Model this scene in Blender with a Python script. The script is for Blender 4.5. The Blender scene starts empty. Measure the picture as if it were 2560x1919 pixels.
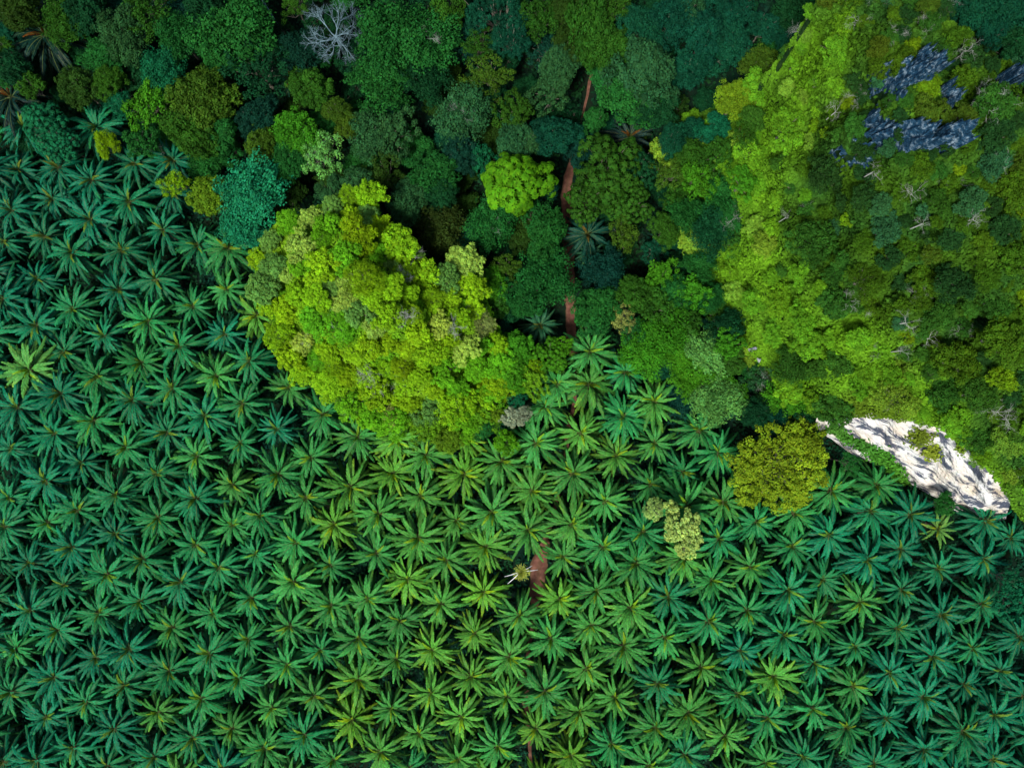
import bpy, math, random
import numpy as np
from mathutils import Vector, noise

R = math.radians
rng = np.random.default_rng(7)
random.seed(7)
scene = bpy.context.scene
col = scene.collection

# ------------------------------------------------------------------ camera
H = 190.0                        # drone height over the plantation floor
TAN = 0.643
CX, CY = 1280.0, 959.5           # optical axis (straight down)


def sc_(z):
    return (H - z) * 2 * TAN / 2560.0


def P(u, v, z):
    k = sc_(z)
    return np.array([(u - CX) * k, -(v - CY) * k, z])


cam_d = bpy.data.cameras.new('camera')
cam_d.sensor_width = 36
cam_d.lens = 18 / TAN
cam_d.clip_end = 6000
cam = bpy.data.objects.new('camera', cam_d)
cam.location = (0, 0, H)
col.objects.link(cam)
scene.camera = cam

# ------------------------------------------------------------------ light
world = bpy.data.worlds.new('World')
scene.world = world
world.use_nodes = True
wn = world.node_tree
sky = wn.nodes.new('ShaderNodeTexSky')
sky.sky_type = 'NISHITA'
sky.sun_disc = False
SUN_EL, SUN_AZ = R(62), R(215)
sky.sun_elevation = SUN_EL
sky.sun_rotation = SUN_AZ
sky.air_density = 1.0
sky.dust_density = 2.5
bg = wn.nodes['Background']
bg.inputs['Strength'].default_value = 0.072
wn.links.new(sky.outputs[0], bg.inputs[0])
sd = bpy.data.lights.new('sun', 'SUN')
sd.energy = 3.2
sd.angle = R(12)
sd.color = (1.0, 0.95, 0.86)
so = bpy.data.objects.new('sun', sd)
dirv = Vector((math.sin(SUN_AZ) * math.cos(SUN_EL), math.cos(SUN_AZ) * math.cos(SUN_EL), math.sin(SUN_EL)))
so.rotation_euler = dirv.to_track_quat('Z', 'Y').to_euler()
so.location = (0, 0, 300)
col.objects.link(so)
scene.view_settings.view_transform = 'Standard'
scene.view_settings.look = 'None'
scene.view_settings.exposure = 0.7
scene.view_settings.gamma = 1
scene.render.film_transparent = False
try:
    scene.cycles.max_bounces = 6
    scene.cycles.diffuse_bounces = 2
    scene.cycles.transmission_bounces = 3
    scene.cycles.glossy_bounces = 2
except Exception:
    pass

# ------------------------------------------------------------------ materials


def mat_new(name):
    m = bpy.data.materials.new(name)
    m.use_nodes = True
    nt = m.node_tree
    for n in list(nt.nodes):
        nt.nodes.remove(n)
    out = nt.nodes.new('ShaderNodeOutputMaterial')
    return m, nt, out


def mix_rgb(nt, mode, a, b, f):
    n = nt.nodes.new('ShaderNodeMix')
    n.data_type = 'RGBA'
    n.blend_type = mode
    if isinstance(f, (int, float)):
        n.inputs[0].default_value = f
    else:
        nt.links.new(f, n.inputs[0])
    for i, x in ((6, a), (7, b)):
        if isinstance(x, tuple):
            n.inputs[i].default_value = (*x, 1)
        else:
            nt.links.new(x, n.inputs[i])
    return n.outputs[2]


def leaf_mat(name, rough, spec, trans):
    """leaf colour = the plant's own colour (object colour) times its leaf-to-leaf variety"""
    m, nt, out = mat_new(name)
    at = nt.nodes.new('ShaderNodeAttribute')
    at.attribute_name = 'col'
    oi = nt.nodes.new('ShaderNodeObjectInfo')
    c = mix_rgb(nt, 'MULTIPLY', oi.outputs['Color'], at.outputs['Color'], 1.0)
    p = nt.nodes.new('ShaderNodeBsdfPrincipled')
    nt.links.new(c, p.inputs['Base Color'])
    p.inputs['Roughness'].default_value = rough
    p.inputs['Specular IOR Level'].default_value = spec
    t = nt.nodes.new('ShaderNodeBsdfTranslucent')
    tc = mix_rgb(nt, 'MULTIPLY', c, (1.5, 1.5, 0.7), 1.0)
    nt.links.new(tc, t.inputs[0])
    mx = nt.nodes.new('ShaderNodeMixShader')
    mx.inputs[0].default_value = trans
    nt.links.new(p.outputs[0], mx.inputs[1])
    nt.links.new(t.outputs[0], mx.inputs[2])
    nt.links.new(mx.outputs[0], out.inputs[0])
    return m


M_LEAF = leaf_mat('tree leaves', 0.7, 0.05, 0.14)
M_PALM = leaf_mat('palm leaflets', 0.45, 0.07, 0.08)


def bark_mat(name, a, b, scale):
    m, nt, out = mat_new(name)
    tc = nt.nodes.new('ShaderNodeTexCoord')
    nz = nt.nodes.new('ShaderNodeTexNoise')
    nz.inputs['Scale'].default_value = scale
    nz.inputs['Detail'].default_value = 5
    nt.links.new(tc.outputs['Object'], nz.inputs['Vector'])
    r = nt.nodes.new('ShaderNodeValToRGB')
    r.color_ramp.elements[0].position = 0.35
    r.color_ramp.elements[1].position = 0.65
    r.color_ramp.elements[0].color = (*a, 1)
    r.color_ramp.elements[1].color = (*b, 1)
    nt.links.new(nz.outputs[0], r.inputs[0])
    p = nt.nodes.new('ShaderNodeBsdfPrincipled')
    p.inputs['Roughness'].default_value = 0.85
    nt.links.new(r.outputs[0], p.inputs['Base Color'])
    bp = nt.nodes.new('ShaderNodeBump')
    bp.inputs['Strength'].default_value = 0.5
    nt.links.new(nz.outputs[0], bp.inputs['Height'])
    nt.links.new(bp.outputs[0], p.inputs['Normal'])
    nt.links.new(p.outputs[0], out.inputs[0])
    return m


M_BARK = bark_mat('grey bark', (0.07, 0.06, 0.045), (0.17, 0.16, 0.13), 3.0)
M_PTRUNK = bark_mat('palm trunk', (0.03, 0.022, 0.015), (0.09, 0.065, 0.04), 4.0)
M_DEAD = bark_mat('bleached dead wood', (0.08, 0.15, 0.18), (0.17, 0.27, 0.32), 2.0)
M_TWIG = bark_mat('pale bare twigs', (0.20, 0.22, 0.20), (0.36, 0.39, 0.36), 2.0)
M_RACHIS = bark_mat('frond midrib', (0.045, 0.11, 0.018), (0.11, 0.13, 0.022), 1.5)
M_POLE = bark_mat('white bare frond stalk', (0.55, 0.58, 0.62), (0.8, 0.82, 0.85), 3.0)


def ground_mat():
    m, nt, out = mat_new('plantation floor')
    g = nt.nodes.new('ShaderNodeNewGeometry')
    n1 = nt.nodes.new('ShaderNodeTexNoise')
    n1.inputs['Scale'].default_value = 0.12
    n1.inputs['Detail'].default_value = 8
    n2 = nt.nodes.new('ShaderNodeTexNoise')
    n2.inputs['Scale'].default_value = 2.2
    n2.inputs['Detail'].default_value = 6
    for n in (n1, n2):
        nt.links.new(g.outputs['Position'], n.inputs['Vector'])
    r1 = nt.nodes.new('ShaderNodeValToRGB')
    e = r1.color_ramp.elements
    e[0].position, e[0].color = 0.40, (0.004, 0.022, 0.014, 1)
    e[1].position, e[1].color = 0.62, (0.010, 0.018, 0.009, 1)
    nt.links.new(n1.outputs[0], r1.inputs[0])
    c = mix_rgb(nt, 'MULTIPLY', r1.outputs[0], n2.outputs['Color'], 0.6)
    p = nt.nodes.new('ShaderNodeBsdfPrincipled')
    p.inputs['Roughness'].default_value = 0.95
    p.inputs['Specular IOR Level'].default_value = 0.05
    nt.links.new(c, p.inputs['Base Color'])
    nt.links.new(p.outputs[0], out.inputs[0])
    return m


def dirt_mat():
    m, nt, out = mat_new('red dirt')
    g = nt.nodes.new('ShaderNodeNewGeometry')
    n1 = nt.nodes.new('ShaderNodeTexNoise')
    n1.inputs['Scale'].default_value = 0.9
    n1.inputs['Detail'].default_value = 8
    nt.links.new(g.outputs['Position'], n1.inputs['Vector'])
    r1 = nt.nodes.new('ShaderNodeValToRGB')
    e = r1.color_ramp.elements
    e[0].position, e[0].color = 0.3, (0.085, 0.036, 0.027, 1)
    e[1].position, e[1].color = 0.7, (0.18, 0.085, 0.062, 1)
    nt.links.new(n1.outputs[0], r1.inputs[0])
    at = nt.nodes.new('ShaderNodeAttribute')
    at.attribute_name = 'rut'
    c = mix_rgb(nt, 'MIX', r1.outputs[0], (0.07, 0.05, 0.025), at.outputs['Fac'])
    p = nt.nodes.new('ShaderNodeBsdfPrincipled')
    p.inputs['Roughness'].default_value = 0.95
    p.inputs['Specular IOR Level'].default_value = 0.05
    nt.links.new(c, p.inputs['Base Color'])
    bp = nt.nodes.new('ShaderNodeBump')
    bp.inputs['Strength'].default_value = 0.6
    nt.links.new(n1.outputs[0], bp.inputs['Height'])
    nt.links.new(bp.outputs[0], p.inputs['Normal'])
    nt.links.new(p.outputs[0], out.inputs[0])
    return m


def rock_mat(name, dark, midc, pale, scale):
    m, nt, out = mat_new(name)
    g = nt.nodes.new('ShaderNodeNewGeometry')
    n1 = nt.nodes.new('ShaderNodeTexNoise')
    n1.inputs['Scale'].default_value = scale
    n1.inputs['Detail'].default_value = 10
    n1.inputs['Roughness'].default_value = 0.68
    nt.links.new(g.outputs['Position'], n1.inputs['Vector'])
    r = nt.nodes.new('ShaderNodeValToRGB')
    e = r.color_ramp.elements
    e[0].position, e[0].color = 0.36, (*dark, 1)
    e[1].position, e[1].color = 0.67, (*pale, 1)
    x = e.new(0.52)
    x.color = (*midc, 1)
    nt.links.new(n1.outputs[0], r.inputs[0])
    p = nt.nodes.new('ShaderNodeBsdfPrincipled')
    p.inputs['Specular IOR Level'].default_value = 0.1
    p.inputs['Roughness'].default_value = 0.8
    nt.links.new(r.outputs[0], p.inputs['Base Color'])
    bp = nt.nodes.new('ShaderNodeBump')
    bp.inputs['Strength'].default_value = 0.9
    bp.inputs['Distance'].default_value = 0.6
    nt.links.new(n1.outputs[0], bp.inputs['Height'])
    nt.links.new(bp.outputs[0], p.inputs['Normal'])
    nt.links.new(p.outputs[0], out.inputs[0])
    return m


def cliff_mat():
    """cream limestone with blue-black seepage stains and rusty patches along its bedding"""
    m, nt, out = mat_new('cream limestone cliff')
    at = nt.nodes.new('ShaderNodeAttribute')
    at.attribute_name = 'bed'
    mp = nt.nodes.new('ShaderNodeMapping')
    mp.inputs['Scale'].default_value = (0.085, 0.21, 1)
    mp.inputs['Rotation'].default_value = (0, 0, R(-10))
    nt.links.new(at.outputs['Vector'], mp.inputs['Vector'])
    n1 = nt.nodes.new('ShaderNodeTexNoise')
    n1.inputs['Scale'].default_value = 1.3
    n1.inputs['Detail'].default_value = 10
    n1.inputs['Roughness'].default_value = 0.72
    n1.inputs['Distortion'].default_value = 0.35
    nt.links.new(mp.outputs[0], n1.inputs['Vector'])
    r1 = nt.nodes.new('ShaderNodeValToRGB')
    e = r1.color_ramp.elements
    e[0].position, e[0].color = 0.49, (0, 0, 0, 1)
    e[1].position, e[1].color = 0.55, (1, 1, 1, 1)
    nt.links.new(n1.outputs[0], r1.inputs[0])
    n2 = nt.nodes.new('ShaderNodeTexNoise')
    n2.inputs['Scale'].default_value = 0.13
    n2.inputs['Detail'].default_value = 7
    nt.links.new(at.outputs['Vector'], n2.inputs['Vector'])
    r2 = nt.nodes.new('ShaderNodeValToRGB')
    e = r2.color_ramp.elements
    e[0].position, e[0].color = 0.42, (0.72, 0.73, 0.72, 1)
    e[1].position, e[1].color = 0.72, (0.66, 0.56, 0.42, 1)
    nt.links.new(n2.outputs[0], r2.inputs[0])
    n3 = nt.nodes.new('ShaderNodeTexNoise')
    n3.inputs['Scale'].default_value = 1.3
    n3.inputs['Detail'].default_value = 8
    nt.links.new(at.outputs['Vector'], n3.inputs['Vector'])
    c = mix_rgb(nt, 'MULTIPLY', r2.outputs[0], n3.outputs['Color'], 0.25)
    stain = nt.nodes.new('ShaderNodeMath')
    stain.operation = 'MULTIPLY'
    nt.links.new(r1.outputs[0], stain.inputs[0])
    stain.inputs[1].default_value = 0.9
    c = mix_rgb(nt, 'MIX', c, (0.003, 0.017, 0.055), stain.outputs[0])
    p = nt.nodes.new('ShaderNodeBsdfPrincipled')
    p.inputs['Specular IOR Level'].default_value = 0.08
    p.inputs['Roughness'].default_value = 0.85
    nt.links.new(c, p.inputs['Base Color'])
    bp = nt.nodes.new('ShaderNodeBump')
    bp.inputs['Strength'].default_value = 0.7
    bp.inputs['Distance'].default_value = 0.5
    nt.links.new(n3.outputs[0], bp.inputs['Height'])
    nt.links.new(bp.outputs[0], p.inputs['Normal'])
    nt.links.new(p.outputs[0], out.inputs[0])
    return m


M_GROUND = ground_mat()
M_DIRT = dirt_mat()
M_ROCK = rock_mat('dark blue limestone', (0.005, 0.020, 0.045), (0.018, 0.075, 0.145), (0.32, 0.44, 0.54), 1.1)
M_SOIL = rock_mat('hill soil and rock', (0.006, 0.022, 0.008), (0.012, 0.045, 0.010), (0.035, 0.075, 0.02), 0.6)
M_PALEROCK = rock_mat('pale limestone', (0.06, 0.10, 0.14), (0.3, 0.34, 0.38), (0.6, 0.62, 0.64), 0.5)
M_CLIFF = cliff_mat()

# ------------------------------------------------------------------ mesh helpers


def link(o, parent=None):
    col.objects.link(o)
    if parent:
        o.parent = parent
    return o


def quads_mesh(name, V, C, mats, mi=None):
    """V: (n,4,3) quads, C: (n,3) colours"""
    n = len(V)
    me = bpy.data.meshes.new(name)
    me.vertices.add(n * 4)
    me.loops.add(n * 4)
    me.polygons.add(n)
    me.vertices.foreach_set('co', V.reshape(-1).astype(np.float32))
    me.loops.foreach_set('vertex_index', np.arange(n * 4, dtype=np.int32))
    me.polygons.foreach_set('loop_start', np.arange(0, n * 4, 4, dtype=np.int32))
    if mi is not None:
        me.polygons.foreach_set('material_index', mi.astype(np.int32))
    a = me.color_attributes.new('col', 'FLOAT_COLOR', 'POINT')
    cc = np.ones((n, 4, 4), np.float32)
    cc[:, :, :3] = C[:, None, :]
    a.data.foreach_set('color', cc.reshape(-1))
    for m in (mats if isinstance(mats, (list, tuple)) else [mats]):
        me.materials.append(m)
    me.update(calc_edges=True)
    return me


def norm(a):
    return a / (np.linalg.norm(a, axis=-1, keepdims=True) + 1e-9)


def rsph(r, n):
    return norm(r.normal(size=(n, 3)))


def leaf_quads(r, c, nrm, size, aspect=0.62):
    """diamond leaves centred at c facing nrm"""
    n = len(c)
    t = rsph(r, n)
    u = norm(np.cross(nrm, t))
    v = np.cross(nrm, u)
    L = (size * 0.72)[:, None]
    W = L * aspect
    fold = nrm * (size * 0.12)[:, None]
    return np.stack([c - u * L - fold, c - v * W + fold * .5, c + u * L - fold, c + v * W + fold * .5], 1)


def varied(r, n, base, amp, warm=0.18):
    """leaf to leaf colour variety around base (n or scalar)"""
    k = base * (1 + amp * r.uniform(-1, 1, n))
    w = r.uniform(-1, 1, n) * warm
    return np.stack([k * (1 + w), k, k * (1 - 0.8 * w)], 1)


def tubes_mesh(name, segs, mat, sides=5):
    V, F = [], []
    for p0, p1, r0, r1 in segs:
        p0 = np.array(p0, float)
        p1 = np.array(p1, float)
        d = norm(p1 - p0)
        a = np.array([0, 0, 1.0]) if abs(d[2]) < 0.9 else np.array([1.0, 0, 0])
        u = norm(np.cross(d, a))
        w = np.cross(d, u)
        b = len(V)
        for p, rr in ((p0, r0), (p1, r1)):
            for k in range(sides):
                t = 2 * math.pi * k / sides
                V.append(p + rr * (math.cos(t) * u + math.sin(t) * w))
        for k in range(sides):
            k2 = (k + 1) % sides
            F.append((b + k, b + k2, b + sides + k2, b + sides + k))
        F.append(tuple(b + sides + k for k in range(sides)))
    me = bpy.data.meshes.new(name)
    me.from_pydata([tuple(v) for v in V], [], F)
    me.materials.append(mat)
    for p in me.polygons:
        p.use_smooth = True
    me.update()
    return me


def branching(r, p, d, length, rad, depth, spread, up, segs, kids=(2, 4), bend=0.25):
    """bare limb that bends and forks"""
    n = 3
    q = np.array(p, float)
    d = norm(np.array(d, float))
    pts = [q]
    for i in range(n):
        d = norm(d + r.normal(size=3) * bend + np.array([0, 0, up]) * 0.15)
        q2 = q + d * length / n
        segs.append((q, q2, rad * (1 - 0.25 * i / n), rad * (1 - 0.25 * (i + 1) / n)))
        q = q2
        pts.append(q)
    if depth <= 0:
        return
    for k in range(r.integers(kids[0], kids[1] + 1)):
        o = pts[r.integers(1, n + 1)] if k else pts[-1]
        dd = norm(d + r.normal(size=3) * spread)
        branching(r, o, dd, length * r.uniform(.55, .8), rad * 0.6, depth - 1, spread, up, segs, kids, bend)


# ------------------------------------------------------------------ tree kinds
# crown meshes are made once per kind and size; every tree copies one and carries its own colour

def dome_dirs(r, n, zmin=-0.1):
    i = np.arange(n) + 0.5
    z = 1 - i / n * (1 - zmin)
    a = i * 2.399963 + r.uniform(0, 6.28)
    z = np.clip(z + r.normal(size=n) * 0.06, -0.4, 1)
    s = np.sqrt(1 - z * z)
    a = a + r.normal(size=n) * 0.3
    return np.stack([s * np.cos(a), s * np.sin(a), z], 1)


def crown(style, Rr, Hc, ch, seed):
    r = np.random.default_rng(seed)
    Vs, Cs = [], []
    if style == 'dome':
        nb, brf, nl, lrf, npl, lf, irr = 12, .40, 15, .155, 105, .048, .20
    elif style == 'broccoli':
        nb, brf, nl, lrf, npl, lf, irr = 22, .27, 16, .085, 80, .024, .06
    elif style == 'feather':
        nb, brf, nl, lrf, npl, lf, irr = 10, .46, 17, .15, 80, .045, .28
    elif style == 'loose':
        nb, brf, nl, lrf, npl, lf, irr = 9, .40, 9, .15, 62, .058, .30
    elif style == 'small':
        nb, brf, nl, lrf, npl, lf, irr = 9, .44, 10, .18, 95, .070, .24
    elif style == 'smallclump':
        nb, brf, nl, lrf, npl, lf, irr = 15, .33, 9, .14, 84, .050, .15
    elif style == 'star':
        nb, brf, nl, lrf, npl, lf, irr = 13, .42, 27, .10, 0, .10, .16
    elif style == 'rosette':
        nb, brf, nl, lrf, npl, lf, irr = 13, .36, 20, .08, 0, .085, .10
    lf *= r.uniform(.78, 1.3)
    irr *= r.uniform(.9, 1.6)
    D = dome_dirs(r, nb, -0.15)
    k = (1 - brf) * (1 + irr * r.uniform(-1.3, 1, nb))
    B = D * k[:, None] * Rr
    B[:, 2] *= Hc / Rr
    ph = r.uniform(0, 6.28)
    B[:, :2] *= (1 + 0.12 * np.sin(2 * np.arctan2(B[:, 1], B[:, 0]) + ph))[:, None]
    for b in B:
        br = brf * Rr * r.uniform(.75, 1.2)
        kb = r.uniform(.72, 1.22)
        ld = dome_dirs(r, nl, -0.25)
        if style in ('feather', 'loose'):
            ld = norm(ld + r.normal(size=ld.shape) * .35)
        LC = b + ld * br * r.uniform(.6, 1.0, (nl, 1)) * np.array([1, 1, .8])
        for c, d in zip(LC, ld):
            kl = kb * r.uniform(.8, 1.2)
            lr = lrf * Rr * r.uniform(.7, 1.25)
            if npl:
                q = rsph(r, npl)
                q = q[q[:, 2] > -0.55]
                m = len(q)
                off = q * lr * (0.55 + 0.5 * r.uniform(0, 1, (m, 1)))
                if style == 'feather':
                    o2 = norm(np.array([d[0], d[1], 0.0]) + 1e-6)
                    off = off * np.array([1, 1, .5]) + o2 * (off @ o2)[:, None] * 0.9
                pos = c + off
                nn = norm(q + r.normal(size=(m, 3)) * .45 + np.array([0, 0, .45]))
                sz = lf * Rr * r.uniform(.65, 1.3, m)
                Vs.append(leaf_quads(r, pos, nn, sz))
                Cs.append(varied(r, m, kl, .22))
            else:
                # whorl of long leaflets round each twig end
                m = 9 if style == 'star' else 7
                a = np.arange(m) * 2 * math.pi / m + r.uniform(0, 6)
                nn = norm(d + np.array([0, 0, .8]) + r.normal(size=3) * .15)
                t = norm(np.cross(nn, [1, .2, .1]))
                t2 = np.cross(nn, t)
                ax = np.cos(a)[:, None] * t + np.sin(a)[:, None] * t2
                L = lf * Rr * r.uniform(.75, 1.15, (m, 1))
                side = np.cross(nn, ax)
                W = L * .25
                p0 = c + nn * .1
                midp = p0 + ax * L * .5 + nn * L * .10
                tip = p0 + ax * L - nn * L * .25
                Vs.append(np.stack([np.repeat(p0[None], m, 0), midp - side * W, tip, midp + side * W], 1))
                Cs.append(varied(r, m, kl, .16))
                # leaf filling below the whorl
                m = 16
                q = rsph(r, m)
                pos = c - nn * lf * Rr * .8 + q * lrf * Rr * 1.3
                Vs.append(leaf_quads(r, pos, norm(q + [0, 0, .6]), lf * Rr * .5 * r.uniform(.6, 1.2, m)))
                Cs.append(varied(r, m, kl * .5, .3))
    V = np.concatenate(Vs)
    V[:, :, 2] += ch
    me = quads_mesh(style + '_crown', V, np.concatenate(Cs), M_LEAF)
    # trunk and limbs reaching the boughs
    segs = []
    th = ch - Hc * 0.25
    tr = 0.045 * Rr + 0.05
    p = np.zeros(3) + [0, 0, -0.6]
    n = 4
    for i in range(n):
        q = np.array([r.normal() * .02 * Rr, r.normal() * .02 * Rr, -0.6 + (th * .7 + .6) * (i + 1) / n])
        segs.append((p, q, tr * (1.35 if i == 0 else 1 - .1 * i), tr * (1 - .1 * (i + 1))))
        p = q
    for b in B:
        e = b + [0, 0, ch]
        mdl = (p + e) / 2 + r.normal(size=3) * .05 * Rr - [0, 0, .06 * Rr]
        segs.append((p, mdl, tr * .5, tr * .33))
        segs.append((mdl, e, tr * .33, tr * .16))
        for _ in range(2):
            segs.append((mdl, mdl + (e - mdl) * .7 + r.normal(size=3) * .15 * Rr, tr * .22, tr * .1))
    tm = tubes_mesh(style + '_trunk', segs, M_BARK)
    return me, tm, ch, Rr


KINDS = {}
for st, rr, hc, ch, nseed in (('dome', 6.5, 4.6, 9.5, 8), ('broccoli', 9.5, 6.5, 12.0, 2), ('feather', 8.0, 4.4, 12.0, 6),
                              ('loose', 5.5, 3.6, 9.0, 5), ('small', 2.6, 2.0, 2.6, 7), ('smallclump', 2.8, 2.2, 2.7, 7),
                              ('star', 7.0, 4.5, 12.5, 1), ('rosette', 9.0, 5.5, 12.5, 2)):
    KINDS[st] = [crown(st, rr, hc, ch, 100 + 17 * i + len(st)) for i in range(nseed)]

COL = dict(  # darker forest greens also hold the lens falloff toward the top
    lime=(.062, .22, .006), yellow=(.13, .26, .004), bright=(.040, .18, .008), mid=(.012, .095, .016),
    dark=(.005, .046, .014), teal=(.006, .105, .042), deepteal=(.004, .054, .026), olive=(.040, .095, .007),
    darkolive=(.018, .052, .006), limedark=(.021, .084, .007), greyolive=(.020, .085, .026), pale=(.090, .265, .050),
    brown=(.020, .042, .007), bluedark=(.004, .040, .024), cream=(.26, .30, .17), karst=(.19, .39, .008),
    karstgreen=(.10, .33, .010), karstpale=(.25, .40, .05), karstteal=(.10, .24, .04), tan=(.20, .26, .06),
    hillolive=(.042, .108, .005), hillgreen=(.026, .098, .010), hillyellow=(.105, .21, .005), hilldark=(.013, .052, .010),
    hillteal=(.025, .105, .035), rust=(.046, .090, .006), goldolive=(.090, .185, .008), flank=(.092, .25, .010), flankpale=(.14, .28, .022), gold=(.165, .28, .012), palegold=(.29, .48, .12), tealbright=(.010, .170, .070))

used = set()


def ident(o, label, cat, group=None):
    if isinstance(label, tuple):
        later(o, *label)
        o['category'] = cat
        if group:
            o['group'] = group
        return
    base = label
    k = 0
    while label in used:
        k += 1
        label = base + ' ' + ['nearby', 'close by', 'beside it', 'next to it'][k % 4]
    used.add(label)
    o['label'] = label
    o['category'] = cat
    if group:
        o['group'] = group


ORD = ['nearest', 'second nearest', 'third nearest', 'fourth nearest', 'fifth nearest', 'sixth nearest', 'seventh nearest', 'eighth nearest', 'ninth nearest', 'tenth nearest', 'eleventh nearest', 'twelfth nearest']
WEDGE = ['to the right of', 'to the lower right of', 'straight below', 'to the lower left of', 'to the left of', 'to the upper left of', 'straight above', 'to the upper right of']
PENDING = {}


def later(o, kind, desc, u, v):
    """note a plant whose label tells it from its like by what it stands next to"""
    PENDING.setdefault(kind, []).append((o, desc, u, v))


def resolve(kind, marks):
    items = PENDING.get(kind, [])
    cands = [[] for _ in items]
    byd = {}
    for i, (o, d, u, v) in enumerate(items):
        byd.setdefault(d, []).append(i)
    for d, ids in byd.items():
        for lu, lv, nm in marks:
            wed = {}
            for i in ids:
                du, dv = items[i][2] - lu, items[i][3] - lv
                dist = math.hypot(du, dv)
                if dist < 12:
                    continue
                wed.setdefault(int(round(math.degrees(math.atan2(dv, du)) / 45.0)) % 8, []).append((dist, i))
            for w, lst in wed.items():
                lst.sort()
                for rank, (dist, i) in enumerate(lst[:12]):
                    cands[i].append((rank * 90 + dist, '%s %s %s the %s' % (ORD[rank], d, WEDGE[w], nm)))
    n_un = 0
    for i, (o, d, u, v) in enumerate(items):
        for c, lab in sorted(cands[i]):
            if lab not in used and len(lab.split()) <= 16:
                used.add(lab)
                o['label'] = lab
                break
        else:
            n_un += 1
            o['label'] = '%s among its like in the photo' % d
    print(kind, len(items), 'unresolved', n_un)


def jitter_col(c, amp=.12):
    k = 1 + random.uniform(-amp, amp)
    w = random.uniform(-amp, amp)
    return (min(1, c[0] * k * (1 + w)), min(1, c[1] * k), min(1, c[2] * k * (1 - w)), 1)


def tree(name, style, u, v, rpx, color, label, cat='tree', base=0.0, group=None, hscale=1.0, var=None, amp=.12, zmin=0.0):
    ks = KINDS[style]
    cm, tm, ch, Rr = ks[random.randrange(len(ks)) if var is None else var % len(ks)]
    z = base + ch
    for _ in range(4):
        s = rpx * sc_(z) / Rr
        z = base + ch * s * hscale
    lift = max(0.0, base + zmin - z)
    z += lift
    s = rpx * sc_(z) / Rr
    p = P(u, v, z)
    root = bpy.data.objects.new(name, None)
    root.empty_display_size = .5
    root.location = (p[0], p[1], base)
    root.rotation_euler = (0, 0, random.uniform(0, 6.28))
    e = random.uniform(.84, 1.2) if name in ('forest_tree', 'understory_tree') and style not in ('broccoli', 'rosette', 'star') else 1.0
    root.scale = (s * e, s / e, s * hscale)
    link(root)
    c = link(bpy.data.objects.new('crown', cm), root)
    c.color = jitter_col(COL[color], amp)
    t_ = link(bpy.data.objects.new('trunk', tm), root)
    if lift:                                   # taller bole, same crown
        zl = (z - base) / (s * hscale) - ch
        c.location = (0, 0, zl)
        t_.scale = (1, 1, (ch + zl) / ch)
    ident(root, label, cat, group)
    return root


TWIGS = []
for sd_ in range(4):
    rr_ = np.random.default_rng(500 + sd_)
    sg = []
    for k in range(3):
        a = rr_.uniform(0, 6.28)
        branching(rr_, (0, 0, 0), (math.cos(a), math.sin(a), .25), 1.5, .028, 4, .6, 0, sg, (2, 4))
    TWIGS.append(tubes_mesh('bare_branches', sg, M_TWIG, 4))


def add_twigs(root, scale_w, z):
    """bare pale branches standing out of a crown, a part of that tree"""
    o = link(bpy.data.objects.new('bare_branches', random.choice(TWIGS)), root)
    s = root.scale[0]
    o.scale = (scale_w / s,) * 3
    o.location = (random.uniform(-1, 1) / s, random.uniform(-1, 1) / s, z)
    o.rotation_euler = (0, 0, random.uniform(0, 6.28))


# ------------------------------------------------------------------ palms


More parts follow.
